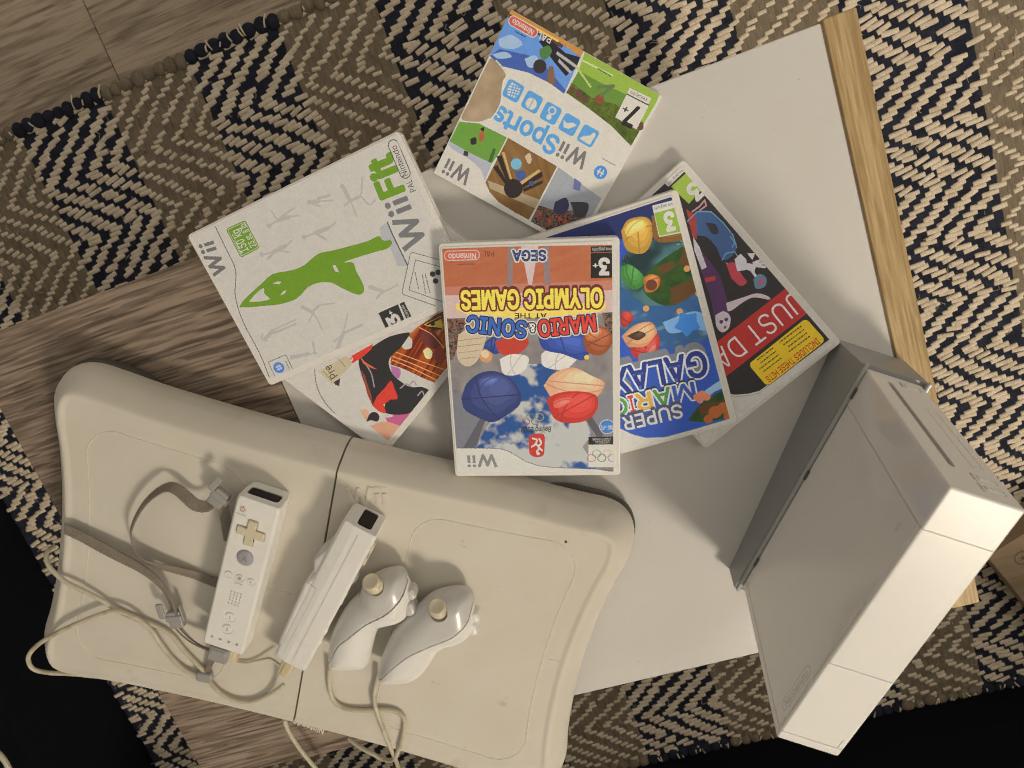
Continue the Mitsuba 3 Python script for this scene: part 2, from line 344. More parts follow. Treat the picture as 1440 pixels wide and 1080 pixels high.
# the 300 cream stitches that show largest (nearest the eye and in the open) are parts, the others one mass
def seen(s): return s[0] > 0.80 and s[1] > 0.02 or s[1] > 0.53 and s[0] > 0.3
order = sorted([s for s in cream if seen(s)], key=lambda s: (s[0] - eye[0]) ** 2 + (s[1] - eye[1]) ** 2)
near = set(id(s) for s in order[:300])
one = mikit.ply(trimesh.Trimesh(SV, SF, process=False), 'mat_cream_yarn', smooth=True)
for s in order[:300]:
    k = numbered('rug__stitch')
    scene[k] = {**one, 'to_world': T4().translate([s[0], s[1], RZ + .0050]).rotate([0, 0, 1], math.degrees(s[4])).scale([s[2], s[3], s[5]])}
put('rug__cream_stitches', stitches([s for s in cream if id(s) not in near], SV, SF, RZ + .0050), 'mat_cream_yarn', True, kind='stuff')
put('rug__navy_stitches', stitches(navy, SVB, SFB, RZ + .0042), 'mat_navy_yarn', True, kind='stuff')
put('rug__taupe_stitches', stitches(taupe, SVB, SFB, RZ + .0042), 'mat_taupe_yarn', True, kind='stuff')
# edge loops along both long edges
lo = {True: [], False: []}
for yy, sg in ((RY1, 1), (RY0, -1)):
    x = RX0
    while x < RX1:
        w = rng.uniform(.014, .019); s = trimesh.creation.icosphere(2); s.apply_scale([w * .55, rng.uniform(.008, .011), .0062])
        s.apply_translation([x + w / 2, yy + sg * rng.uniform(-.001, .002), RZ + .0058]); lo[band(x + w / 2)].append(s); x += w
put('rug__navy_edge_loops', cat(lo[True]), 'mat_navy_yarn', True, kind='stuff'); put('rug__taupe_edge_loops', cat(lo[False]), 'mat_taupe_yarn', True, kind='stuff')
fr = []
for i in range(150):
    x = rng.uniform(RX0, RX1); sg, yy = rng.choice([(1, RY1), (-1, RY0)])
    p0 = np.array([x, yy - sg * .004, RZ + .010]); p1 = p0 + [rng.gauss(0, .004), sg * rng.uniform(.006, .018), -.004]
    fr.append(tube(spline([p0, (p0 + p1) / 2 + [0, 0, .003], p1], 3), .0011, 5))
for i in range(1500):
    x, y = rng.uniform(RX0, RX1), rng.uniform(RY0, RY1)
    if under_table(x, y): continue
    a, l = rng.uniform(0, 6.28), rng.uniform(.004, .011); d = np.array([math.cos(a), math.sin(a), 0]) * l; p0 = np.array([x, y, RZ + .0062]); n_ = np.array([-d[1], d[0], 0]) * rng.uniform(-.5, .5)
    fr.append(tube([p0, p0 + d * .33 + n_ * .6 + [0, 0, .0022], p0 + d * .7 + n_ + [0, 0, .0026], p0 + d + [0, 0, .0006]], .00028, 3))
put('rug__loose_threads', cat(fr), 'mat_cream_yarn', True, kind='stuff')

# ------------------------------------------------------------------ near-black corner sofa along the left and lower rug edges
tag('corner_sofa', 'near-black corner sofa along the left and lower edges of the rug', 'sofa')
put('corner_sofa__base', rbox(3.6, .86, .46, .02, c=(.9, -.897, FZ + .20)), 'mat_sofa')
put('corner_sofa__armrest', rbox(.74, 1.34, .74, .04, 16, (-.823, .20, FZ + .32)), 'mat_sofa')  # height chosen to darken the rug strip beside it
for x0, w in ((-.30, .78), (.49, .78), (1.28, .78)):
    put('corner_sofa__seat_cushion', rbox(w, .86, .15, .045, 20, (x0 + .39, -.900, FZ + .505)), 'mat_sofa')  # seat raised to keep lamp light off the rug in front
put('corner_sofa__added_backrest', rbox(4.2, .22, 1.15, .05, 16, (.6, -1.33, FZ + .575)), 'mat_sofa')  # added out of view to block light from the rug

# ------------------------------------------------------------------ low table: white top, taupe top, oak edge panel
tag('low_table', 'low table with white top, grey-brown wood section and oak edge', 'table')
TX, TY, SX = 0.7541, 0.5002, 0.2625
put('low_table__white_top', slab(TX - .0012 - SX - .0006, TY, .022, .0008, .0007, ((TX - .0012 + SX + .0006) / 2, TY / 2, -.022), 2), 'mat_laminate', 20)
put('low_table__wood_top', slab(SX - .0004, TY, .022, .0008, .0008, ((SX - .0004) / 2, TY / 2, -.0222), 2), 'mat_taupe', 20)
put('low_table__oak_edge', slab(.0235, TY + .004, .045, .0012, .0008, (TX + .0015 + .01175, TY / 2, -.0465), 2), 'mat_oak', 20)
put('low_table__joint_tongue', cube(TX - .003, TX + .003, .001, TY - .001, -.021, -.006), 'mat_table_edge', False)
for x in (.05, .70):
    for y in (.05, .45): put('low_table__leg', rbox(.045, .045, .376, .003, c=(x, y, -.2098)), 'mat_table_edge')
put('low_table__apron', cat([cube(.07, .68, .045, .06, -.075, -.0225), cube(.07, .68, .44, .455, -.075, -.0225)]), 'mat_table_edge', False)

# ------------------------------------------------------------------ printed covers
_txt = {}
def text2d(s, bold=False):
    if (s, bold) not in _txt:
        m = meshkit.text_mesh(s, 1.0, 0.1, bold); tr = m.triangles[m.face_normals[:, 2] > .9]
        _txt[s, bold] = unary_union([Polygon(t[:, :2]).buffer(1e-4) for t in tr]).simplify(.004)
    return _txt[s, bold]
def along(g, p0, p1, h, x0, x1, base=0.0):
    """fits glyphs g (x from x0 to x1, capital height 1) so that their foot runs from p0 to p1, h tall"""
    p0, p1 = np.array(p0), np.array(p1); d = p1 - p0; L = np.hypot(*d); c, s = d / L; k = L / (x1 - x0)
    return affinity.affine_transform(g, [c * k, -s * h, s * k, c * h, p0[0] - x0 * k * c, p0[1] - x0 * k * s])
def text(s, p0, p1, h, bold=False):
    g = text2d(s, bold); b = g.bounds; return along(g, p0, p1, h, b[0], b[2])
def stroke(pts, w, cap='round'): return LineString(pts).buffer(w / 2, cap_style=cap, join_style='round', quad_segs=4)
def logo_glyphs():
    w = LineString([(0, 1), (.30, 0), (.58, .86), (.86, 0), (1.16, 1)]).buffer(.10, cap_style='flat', join_style='round')
    return unary_union([w] + [q for x in (1.48, 1.83) for q in (box(x - .10, 0, x + .10, .66), Point(x, .90).buffer(.125))])
LOGO = logo_glyphs()
def logo(p0, p1, h): return along(LOGO, p0, p1, h, -.1, 1.93)
def rounded(pts, r): return Polygon(pts).buffer(-r).buffer(r, quad_segs=6)
def curve(pts, n=6): return [tuple(q) for q in spline(pts, n)]
def blob(pts): return Polygon(curve(list(pts) + [pts[0]])).buffer(0)
def pill(p0, p1, h):
    return LineString([p0, p1]).buffer(h / 2)
def lines(p0, p1, up, n, seed, w=.5):
    """rows of illegibly small print, as broken rules"""
    r = random.Random(seed); p0, p1, up = np.array(p0), np.array(p1), np.array(up); out = []
    for i in range(n):
        t = 0.0; e = r.uniform(.75, 1)
        while t < e - .03:
            u = min(e, t + r.uniform(.03, .11)); a, b = p0 + up * i + (p1 - p0) * t, p0 + up * i + (p1 - p0) * u; out.append(LineString([a, b]).buffer(w / 2, cap_style='flat')); t = u + .025
    return unary_union(out)
def ball(C, name, g, rgb, seed, n=3):
    """a printed ball: panels and printed tone steps"""
    r = random.Random(seed); b = g.bounds; w, h = b[2] - b[0], b[3] - b[1]
    C.add(name, ink(rgb), g)
    for i in range(1, n + 1):
        q = affinity.translate(affinity.scale(g, 1 - .22 * i, 1 - .22 * i), -.05 * w * i, -.06 * h * i)
        C.add(name, ink([min(c * (1 + .20 * i) + .012 * i, .8) for c in rgb]), q.intersection(g))
    cx, cy = (b[0] + b[2]) / 2, (b[1] + b[3]) / 2
    for k in range(1 + (h > 14)):
        a = r.uniform(0, 3.1); c, s_ = math.cos(a), math.sin(a)
        arc = LineString([(cx + c * t * w * .6 - s_ * (1 - t * t) * h * .16 * (k - 1), cy + s_ * t * h * .6 + c * (1 - t * t) * w * .16 * (k - 1)) for t in np.linspace(-1, 1, 14)]).buffer(.45)
        C.add(name, ink([c_ * .74 for c_ in rgb]), arc.intersection(g))
class Cover:
    def __init__(s, sheet, name='paper', mat=None): s.L = [(name, mat, sheet)]; s.clip = sheet
    def add(s, name, mat, g):
        if not isinstance(mat, (str, int)): mat = ink(mat)
        s.L.append((name, mat, g.buffer(0).intersection(s.clip)))
    def finish(s, thing, M, z):
        above, out = None, []
        for name, mat, g in reversed(s.L):
            vis = g if above is None else g.difference(above)
            above = g if above is None else above.union(g)
            if not vis.is_empty: out.append((name, mat, vis))
        for name, mat, vis in out[::-1]:
          big = [q for q in getattr(vis, 'geoms', [vis]) if q.area > 3] if 'letter' not in name else []
          rest = [q for q in getattr(vis, 'geoms', [vis]) if 'letter' in name or q.area <= 3]
          for q in big + ([unary_union(rest)] if rest else []):
            m = flat(q, z)
            if m is None: continue
            m.apply_transform(M)
            k = numbered(thing + '__cover_sheet' if name == s.L[0][0] and thing + '__cover_sheet' not in scene else thing + '__cover_sheet__' + name)
            if isinstance(mat, int): scene[k] = mikit.ply(m, 'print_ink', smooth=False, uv=np.tile([(mat + .5) / 512, .5], (len(m.vertices), 1)))
            else: scene[k] = mikit.ply(m, mat, smooth=False)
def game_case(label, px_, py_, th, ztop, tint='mat_case'):
    k = tag(numbered('game_case'), label, 'game case', None)
    M = pose(px_, py_, th, ztop - .0142)
    b = m3.Manifold(trimesh_to_m3(slab(.135, .190, .0134, .0032, .0012, seg=5)))
    ring = m3.Manifold(trimesh_to_m3(slab(.136, .191, .0007, .0036, .00005, (0, 0, .0066), 5))) - m3.Manifold(trimesh_to_m3(slab(.1338, .1888, .004, .003, .00005, (0, 0, .005), 5)))
    put(k + '__shell', b - ring, tint, 35, M)
    put(k + '__front_sleeve', slab(.1295, .1846, .00085, .0026, .0004, (0.0012, 0, .0134), 4), tint, 35, M)
    return k, M
def trimesh_to_m3(m):
    m = trimesh.Trimesh(m.vertices, m.faces, process=True)
    return m3.Mesh(np.asarray(m.vertices, np.float32), np.asarray(m.faces, np.uint32))
SHEET = box(-61.8, -91.0, 64.6, 91.0).buffer(-1).buffer(1)
WHITE = (0.675,0.691,0.692)
# --- case with the athletics cover, on top of the pile
BLACK, DGREY = (0.010, 0.010, 0.012), (0.10, 0.095, 0.09)
k, M = game_case('white game case with orange and blue sports cover, topmost of the pile', *(0.482,0.3359,2.8487,0.0425))
C = Cover(SHEET, 'paper', ink(WHITE))
art = Polygon([(66,-91.8),(-65.2,-89.4),(-65.6,92.8),(-48.9,88.9),(-13.6,87.1),(-1.9,85.5),(7.9,82),(15.6,76.8),(22.3,72.5),(29.1,70.3),(37,69.8),(64.5,69.3)])
C.add('stadium_print', 'print_stone', art)
A = lambda n, m, pts: C.add(n, m, Polygon(pts).buffer(0).intersection(art))
A('sky_print', 'print_sky', [(19.8,-0.5),(-16.2,0.3),(-23,28.2),(-49.7,18.7),(-53.2,48.9),(-37.5,69.4),(-52.7,94.9),(42.3,92),(49,69.4),(39,51.7),(21.4,31.4)])
A('track_print', 'print_track', [(68.4,-96.1),(-68.8,-92.8),(-68.7,-61.5),(69.3,-59)])
A('track_wall_print', (0.569,0.23,0.174), [(69.1,-62.2),(-68.7,-63.3),(-68.7,-55.5),(69.6,-55.3)])
A('track_wall_print', (0.675,0.524,0.533), [(69.6,-55.7),(-68.7,-56),(-68.6,-38.5),(70.9,-37.7)])
A('lane_print', (0.29,0.23,0.26), [(14.9,-92.3),(10.4,-92.2),(12.9,-61.4),(16.9,-61.5)])
A('lane_print', (0.29,0.23,0.26), [(-11.3,-91.7),(-15.3,-91.6),(-15.8,-61.4),(-11.4,-61.5)])
A('lane_print', (0.675,0.558,0.609), [(5.5,-92),(-8.1,-91.5),(-1.9,-61.8),(0.7,-61.9)])
A('crowd_print', 'print_crowd', [(69,-37.6),(50.1,-37.7),(47.1,-24.6),(57.1,-17.1),(61.8,-5.4),(69.8,-1.6)])
A('crowd_print', 'print_crowd', [(-54.1,-38.9),(-68.6,-39.4),(-68.6,-15.9),(-61.2,-14.2),(-56.7,-25.7)])
A('pillar_print', (0.208,0.222,0.285), [(67.3,18.4),(56.1,26.8),(38.6,43.4),(48,70.5),(67,70.3)])
A('pillar_print', (0.113,0.119,0.162), [(58.9,69.3),(41.8,41.3),(38.7,43.4),(49,69.4)])
A('pillar_print', (0.239,0.251,0.311), [(-38,40.6),(-47.7,28.6),(-68.5,19.1),(-68.4,49.2),(-60.7,61.4),(-52.9,70.6),(-47.2,65.3)])
A('pillar_print', (0.103,0.108,0.141), [(-38,42.6),(-42.2,38.6),(-54,59.2),(-51.5,65.4)])
# plain balls, discs and ribbons stand where the cover shows figures
ball(C, 'blue_disc_print', blob([(57.7,26.7),(52.4,14.7),(42.3,6.9),(29.7,5.2),(17.5,11.4),(10.4,23.6),(11.8,33.6),(21.8,41.6),(33.9,47.6),(47.3,42.3),(55.8,36)]), (0.03,0.052,0.214), 42)
ball(C, 'blue_disc_print', blob([(42.6,11.9),(33.8,9.5),(26.2,11.2),(32.2,17.1),(41,17.9)]), (0.072,0.119,0.398), 13)
C.add('tan_disc_print', (0.675,0.373,0.174), Point(*[(36.1,-7.2)][0]).buffer(5.2))
C.add('tan_disc_print', (0.832,0.667,0.462), Point(*[(36.6,-8.8)][0]).buffer(3.2))
ball(C, 'blue_disc_print', blob([(40.1,-14.7),(30.1,-22.2),(18.8,-21.9),(19.2,-14.2),(28,-8.6),(35.4,-12.6)]), (0.026,0.067,0.311), 81)
C.add('sole_print', (0.639,0.558,0.429), blob([(56.6,-24.8),(49.7,-28.5),(36.5,-27.2),(36,-18.5),(43.6,-3),(52.5,0.7),(58.7,-7.3)]))
C.add('sole_print', (0.337,0.251,0.174), unary_union([stroke(q, .5) for q in ([(56.9,-20),(37.4,-22)],[(57.6,-15.1),(39,-17)],[(57.6,-10.2),(41.2,-11.8)],[(56,-5.3),(43.4,-6.6)])]))
C.add('red_ribbon_print', (0.569,0.055,0.035), blob([(28.5,-18.3),(18.8,-21.9),(7.5,-23.5),(2,-17.6),(8,-10),(17.6,-7.3),(25.1,-9.5)]))
ball(C, 'white_ribbon_print', blob([(25.4,-4.6),(15.7,-8.3),(3.4,-6),(4.7,2.8),(12.6,8.5),(23.1,7.3)]), (0.751,0.771,0.827), 29)
ball(C, 'white_ribbon_print', blob([(-7,-7.7),(-14.6,-11.4),(-35.1,-7.1),(-31.2,0.6),(-23.6,5.3),(-8.6,2.1)]), (0.751,0.771,0.827), 63)
ball(C, 'blue_cloth_print', blob([(-4.7,-23.2),(-16.9,-22.9),(-39.1,-22.3),(-44.5,-10.7),(-38.8,-2.1),(-23.9,-7.3),(-9,-11.6)]), (0.023,0.071,0.398), 56)
ball(C, 'brown_ball_print', blob([(-39.2,-24.2),(-48.5,-29.7),(-60.3,-23.7),(-60.3,-12.3),(-51.9,-5.7),(-41.7,-9.8)]), (0.337,0.086,0.029), 54)
ball(C, 'brown_ball_print', blob([(-41,-24.2),(-48.4,-28.2),(-54.8,-24.8),(-50.2,-19.2),(-42.7,-17.5)]), (0.569,0.183,0.069), 77)
ball(C, 'tan_disc_print', blob([(-8,17.9),(-15.9,8.1),(-31.2,3.5),(-46.1,10.7),(-55.4,16.8),(-47.7,28.6),(-30.7,26.3),(-15.4,28)]), (0.751,0.43,0.285), 23)
C.add('yellow_disc_print', (0.875,0.63,0.093), Point(*[(-42,-4.4)][0]).buffer(1.9))
ball(C, 'red_disc_print', blob([(-9.6,29),(-19.3,24.1),(-34.5,22.8),(-48.7,26.6),(-49.5,37.7),(-41.7,46.7),(-28.2,49.2),(-15.8,45.3)]), (0.569,0.036,0.029), 41)
ball(C, 'red_disc_print', blob([(-15.3,31.1),(-23,28.2),(-30.6,29.3),(-22.8,35.2),(-16.1,36.1)]), (0.808,0.149,0.122), 28)
# title lettering
t1, t2 = [(-54.6,-57.4),(52.5,-58.5)]
g = text('OLYMPIC GAMES', t1, t2, 14.0, True).buffer(.5)
yb = blob([(-56,-48.2),(-56.8,-42.6),(-48.6,-38.7),(-24.6,-35.6),(1.3,-36.3),(33.1,-37.2),(53.5,-42.9),(57,-46.8),(49.3,-49.4),(-0.8,-44.2)])
C.add('title_backing', (0.9,0.747,0.174), yb)
C.add('title_outline', (0.156,0.024,0.022), unary_union([g.buffer(1.15), affinity.translate(g, 0, -1.3).buffer(.9)])); C.add('title_lettering', (0.9,0.805,0.122), g.buffer(-.12))
t1, t2 = [(-12.2,-39.7),(12,-40.4)]; C.add('title_small_lettering', BLACK, text('AT THE', t1, t2, 3.8, True))
t1, t2 = [(-48.6,-37.6),(-5.1,-33.9)]; g = text('MARIO', t1, t2, 12.5, True)
t3, t4 = [(2.9,-33.3),(48.4,-39.5)]; g2 = text('SONIC', t3, t4, 12.5, True)
t5, t6 = [(-3.2,-31.9),(1.5,-32)]; g3 = text('&', t5, t6, 6.5, True)
C.add('title_outline', WHITE, unary_union([g, g2, g3]).buffer(1.9)); C.add('title_outline', (0.029,0.012,0.04), unary_union([g, g2, g3]).buffer(1.0))
C.add('title_lettering', (0.751,0.059,0.045), g.buffer(.15)); C.add('title_lettering', (0.038,0.156,0.65), g2.buffer(.15)); C.add('title_lettering', (0.832,0.875,0.9), g3)
t1, t2 = [(-13.3,-87),(11.7,-87.6)]; g = text('SEGA', t1, t2, 7.4, True).buffer(.25)
C.add('publisher_outline', WHITE, g.buffer(1.0)); C.add('publisher_lettering', (0.021,0.039,0.214), g); C.add('publisher_lettering', WHITE, text('SEGA', t1, t2, 7.4).buffer(-.42))
t1, t2 = [(25.5,-87.9),(33.6,-88)]; C.add('region_lettering', (0.127,0.042,0.032), text('PAL', t1, t2, 3.9))
t1, t2 = [(40,-85.5),(59.6,-85.6)]; C.add('maker_badge', WHITE, pill(t1, t2, 7.6)); C.add('maker_badge', (0.675,0.131,0.093), pill(t1, t2, 6.5))
t1, t2 = [(39.2,-86.9),(60.2,-87.1)]; C.add('maker_lettering', WHITE, text('Nintendo', t1, t2, 4.3, True))
C.add('small_print', (0.208,0.059,0.04), lines(*[(40.9,-78.8),(56.7,-79)], (0, 1.2), 1, 3, .9))
C.add('age_badge', BLACK, Polygon([(-46.4,-88.7),(-63.5,-88.6),(-63.4,-84.2),(-46.3,-84.4)]))
t1, t2 = [(-62.7,-87.4),(-47.4,-87.6)]; C.add('age_lettering', WHITE, text('www.pegi.info', t1, t2, 2.6))
C.add('age_badge', BLACK, Polygon([(-46.3,-83.9),(-63.4,-83.7),(-63.3,-65.1),(-46,-65.3)]))
t1, t2 = [(-59.8,-79.3),(-52.3,-79.4)]; C.add('age_lettering', WHITE, text('3', t1, t2, 11.5, True).buffer(.5))
t1, t2 = [(-51.6,-76.4),(-47.6,-76.3)]; C.add('age_lettering', WHITE, text('+', t1, t2, 4.4, True))
rings = lambda c, r, n, w: [(Point(c[0] + dx * r, c[1] + dy * r).buffer(r * .95).difference(Point(c[0] + dx * r, c[1] + dy * r).buffer(r * .95 - w))) for dx, dy in ((-2.2, .45), (0, .45), (2.2, .45), (-1.1, -.55), (1.1, -.55))]
for q, col in zip(rings([(-0.5,45.7)][0], 3.4, 5, .55), ((0.05,0.14,0.533), (0.068,0.071,0.083), (0.569,0.098,0.069), (0.639,0.46,0.093), (0.127,0.321,0.138))): C.add('ring_emblem', col, q)
t1, t2 = [(-12.7,52),(11,52.1)]; C.add('event_lettering', BLACK, affinity.skew(text('Beijing 2008', t1, t2, 4.6, True), 8))
C.add('seal_emblem', (0.569,0.047,0.045), blob([(5,59.5),(-0.9,57.7),(-7.1,59),(-7.1,69),(-5.7,76.6),(0.8,77.8),(4.9,75.2),(5.4,68.9)]))
C.add('seal_emblem', WHITE, unary_union([stroke(curve(q), 1.5) for q in ([(2,61.8),(-1.1,63.1),(0.2,66.8),(3.1,68.9)],[(-0.5,66.8),(-2.8,70),(-0.7,73.2)],[(-3.1,62.3),(-4.5,65.8),(-2.4,69),(-5.1,72.2)])] + [Point(*[(-1.8,74.9)][0]).buffer(1.4)]))
c0 = [(-57.1,52.7)][0]; C.add('round_badge', WHITE, Point(*c0).buffer(6.1)); C.add('round_badge', (0.047,0.222,0.692), Point(*c0).buffer(5.5))
t1, t2 = [(-61.9,51.5),(-52.4,51.4)]; C.add('badge_lettering', WHITE, text('Wi-Fi', t1, t2, 3.6, True))
C.add('licence_strip', BLACK, Polygon([(-42.3,61.1),(-63.4,61),(-63.4,67.6),(-42.2,67.8)]))
t1, t2 = [(-60.3,62.2),(-45.3,62.2)]; C.add('licence_lettering', WHITE, text('VIDEO GAME', t1, t2, 2.0)); t1, t2 = [(-58.8,64.6),(-47.2,64.7)]; C.add('licence_lettering', WHITE, text('OFFICIAL', t1, t2, 2.0))
C.add('licence_panel', WHITE, Polygon([(-42.2,67.8),(-63.4,67.6),(-63.5,87.3),(-41.9,87.1)]))
for q, col in zip(rings([(-52.7,77.5)][0], 3.7, 5, .6), ((0.089,0.191,0.462), (0.068,0.071,0.083), (0.474,0.156,0.122), (0.536,0.43,0.155), (0.156,0.321,0.174))): C.add('ring_emblem', col, q)
C.add('swoosh_line', (0.127,0.14,0.185), stroke([(64.5,69.3),(37,69.8),(29.1,70.3),(22.3,72.5),(15.6,76.8),(7.9,82),(-1.9,85.5),(-13.6,87.1),(-48.9,88.9),(-66.4,90.7)], .55))
t1, t2 = [(31.4,76),(56.1,75.7)]; C.add('console_lettering', (0.239,0.251,0.275), logo(t1, t2, 10.4))
C.finish(k, M, .01432)

# --- case with the blue space cover
k, M = game_case('white game case with blue space cover and stone lettering, right of the topmost case', *(0.5548,0.3315,3.1218,0.0285))
C = Cover(SHEET, 'paper', ink(WHITE))
art = Polygon([(-68.1,-91.7),(-68.2,89),(-34.2,90),(-9.3,90.1),(5.7,86.4),(15.5,80.3),(22.8,73.2),(33.9,63.7),(53.7,67.8),(60.9,-97.9)]).buffer(0).intersection(SHEET)
C.add('sky_print', 'print_galaxy', art)
A = lambda n, m, pts: C.add(n, m, Polygon(pts).buffer(0).intersection(art))
A('night_print', (0.009,0.024,0.162), [(-70.3,-93.6),(-70.5,-62.2),(-16.8,-66.6),(68.8,-74),(65.6,-110.3)])
A('night_print', (0.02,0.086,0.57), [(-18.5,-72.5),(-28.3,-69.4),(-25.8,-52.8),(-13.7,-55.6),(41.7,-60.9),(38.1,-86.3)])
A('deep_blue_print', (0.023,0.103,0.609), [(1.2,-3),(-34,21.7),(-70.9,21.5),(-73.6,64.3),(-69.3,91.8),(14.8,94.3),(105.9,67.6),(88.1,-15.6)])
A('cloud_print', (0.208,0.46,0.9), blob([(-31.5,-2),(-57.6,-3),(-68,11.5),(-67.4,18.2),(-54.2,10.7),(-35.3,8.3)]).exterior.coords)
A('cloud_print', (0.337,0.593,0.9), blob([(-44.4,62.6),(-60.2,56.7),(-68.7,55.7),(-68.1,61.7),(-56.2,63.8),(-46.4,68)]).exterior.coords)
A('nebula_print', 'print_nebula', [(-22.7,-64.7),(-72.5,-65.8),(-66.7,-20.2),(-42.8,-12.1),(-22.8,-18.3),(-8.8,-38.4),(-14,-56.6)])
ball(C, 'planet_print', blob([(-20.2,-78.4),(-27.2,-84.6),(-38.5,-83.5),(-43.2,-77.4),(-40.4,-65.5),(-33.6,-58),(-25.4,-59.1),(-19.8,-65.6)]), (0.536,0.321,0.048), 66)
ball(C, 'planet_print', blob([(-22.9,-79.2),(-28.8,-82.8),(-37,-81.9),(-38.5,-75.7),(-30.6,-74),(-23.4,-73.1)]), (0.832,0.63,0.174), 59)
ball(C, 'rock_print', blob([(-44.5,-82.2),(-56.5,-80.4),(-65.8,-72.2),(-65.7,-59.5),(-53,-59.3),(-41.9,-65)]).intersection(art), (0.227,0.111,0.025), 88)
C.add('green_planet_print', 'print_planet', blob([(-25.5,-39.8),(-41.6,-47.8),(-64.2,-53.6),(-69.9,-43.2),(-66.8,-22.4),(-51.8,-13.7),(-36.8,-13.9),(-25.1,-26.6)]).intersection(art))
ball(C, 'leaf_print', blob([(-12.9,-52.6),(-19.4,-52.7),(-27,-41.5),(-23.8,-33.7),(-16.2,-33.8),(-11,-44.4)]), (0.05,0.251,0.048), 29)
ball(C, 'ring_print', blob([(-26.5,-39.5),(-33.2,-40.6),(-38.3,-35.7),(-34.2,-28.2),(-25.6,-28.6)]), (0.474,0.173,0.04), 72)
C.add('ring_print', (0.156,0.036,0.015), Point(*[(-31,-32.5)][0]).buffer(4.2))
for q in [(-59.4,-36.5),(-63,-15.8),(-22.3,-16.2),(-46.1,-6.5)]: C.add('small_star_print', (0.675,0.373,0.122), Point(*q).buffer(2.4))
C.add('blue_star_print', (0.033,0.251,0.827), Polygon([(c[0] + r * math.cos(t), c[1] + r * math.sin(t)) for c in [(-49.3,4.6)] for t, r in [(i * math.pi / 5, 9.5 if i % 2 == 0 else 6.2) for i in range(10)]]).buffer(.8))
ball(C, 'red_ball_print', blob([(-3.6,-19.8),(-9.5,-17.5),(-11.2,-11.7),(-4.4,-7),(-0.6,-9.3)]), (0.456,0.032,0.025), 84)
ball(C, 'tan_ball_print', blob([(1.4,-0.7),(-10.7,-6.2),(-23.4,-4.5),(-24.6,7.3),(-14.2,13.4),(-1.9,9.6)]), (0.639,0.346,0.193), 90)
ball(C, 'brown_ball_print', blob([(-2.3,0.4),(-11.5,-0.9),(-16.8,3.7),(-9.5,6.1)]), (0.068,0.026,0.018), 18)
ball(C, 'red_ball_print', blob([(-1.9,9.6),(-14.5,12.3),(-25.6,5.3),(-24,16.4),(-14.9,22.9),(-3.7,19)]), (0.505,0.036,0.032), 74)
ball(C, 'red_ball_print', blob([(-13.6,15.5),(-21.3,11.4),(-21.2,16.7),(-15.8,19.7)]), (0.751,0.156,0.122), 85)
t1, t2 = [(-56.5,29.1),(35.4,21.8)]; g = text('GALAXY', t1, t2, 20, True)
C.add('title_shadow', (0.208,0.238,0.311), unary_union([affinity.translate(g, 0, -a).buffer(1.5) for a in (2, 4, 6)])); C.add('title_outline', (0.751,0.805,0.9), g.buffer(1.7)); C.add('title_lettering', (0.014,0.042,0.311), g.buffer(.3)); C.add('title_lettering', (0.068,0.173,0.736), affinity.translate(g, .8, 1.0).buffer(-1.6))
x0 = 0
t1, t2 = np.array([(-42.2,51.3)][0]), np.array([(22.3,47.5)][0])
for i, (ch, col) in enumerate(zip('MARIO', ((0.038,0.103,0.533), (0.084,0.321,0.073), (0.751,0.46,0.069), (0.639,0.059,0.045), (0.1,0.373,0.093)))):
    f0, f1 = ((0, .27), (.29, .51), (.53, .73), (.75, .82), (.84, 1.06))[i]
    g = text(ch, t1 + (t2 - t1) * f0, t1 + (t2 - t1) * f1, 14, True)
    C.add('title_shadow', (0.019,0.026,0.093), affinity.translate(g, 0, -1.6).buffer(1.4)); C.add('title_outline', (0.713,0.771,0.876), g.buffer(1.3)); C.add('title_lettering', col, g)
t1, t2 = [(-28.2,66.2),(19.7,64.2)]; g = text('SUPER', t1, t2, 11.5, True)
C.add('title_shadow', (0.068,0.086,0.174), affinity.translate(g, 0, -1.8).buffer(.9)); C.add('title_lettering', (0.675,0.722,0.827), g)
C.add('green_planet_print', 'print_planet', blob([(-29.7,81.3),(-43.5,70.8),(-67.2,63.5),(-69.6,70.2),(-68.7,83.1),(-59.3,87.6),(-41.9,86.1)]).intersection(art))
for q, r in zip([(-52.1,80.6),(-59.1,79.1),(-45.5,84.8),(-60.6,86.8)], (6.5, 6, 4.5, 4)): C.add('orange_print', (0.505,0.14,0.029), Point(*q).buffer(r * .8).intersection(art))
for q, r in zip([(-41.8,64.3),(-45.7,63.5),(-49,66.4),(-43.2,67.6)], (3, 3.4, 3, 2.6)): C.add('coral_print', (0.832,0.273,0.155), Point(*q).buffer(r))
C.add('age_badge', WHITE, Polygon([(-46.8,-89.2),(-65.2,-88.1),(-63.7,-63.3),(-45.8,-65.5)]))
C.add('age_badge', (0.29,0.492,0.052), Polygon([(-46.9,-83.5),(-65,-82.5),(-63.6,-64.4),(-46.4,-66.1)]))
t1, t2 = [(-63.6,-86.7),(-47.6,-87.7)]; C.add('age_lettering', (0.068,0.075,0.093), text('www.pegi.info', t1, t2, 2.4))
t1, t2 = [(-60,-80.4),(-53.1,-80.9)]; C.add('age_lettering', WHITE, text('3', t1, t2, 13, True).buffer(.5))
C.add('swoosh_line', (0.337,0.373,0.462), stroke([(-68.2,89),(-34.2,90),(-9.3,90.1),(5.7,86.4),(15.5,80.3),(22.8,73.2)], .5))
C.finish(k, M, .01432)

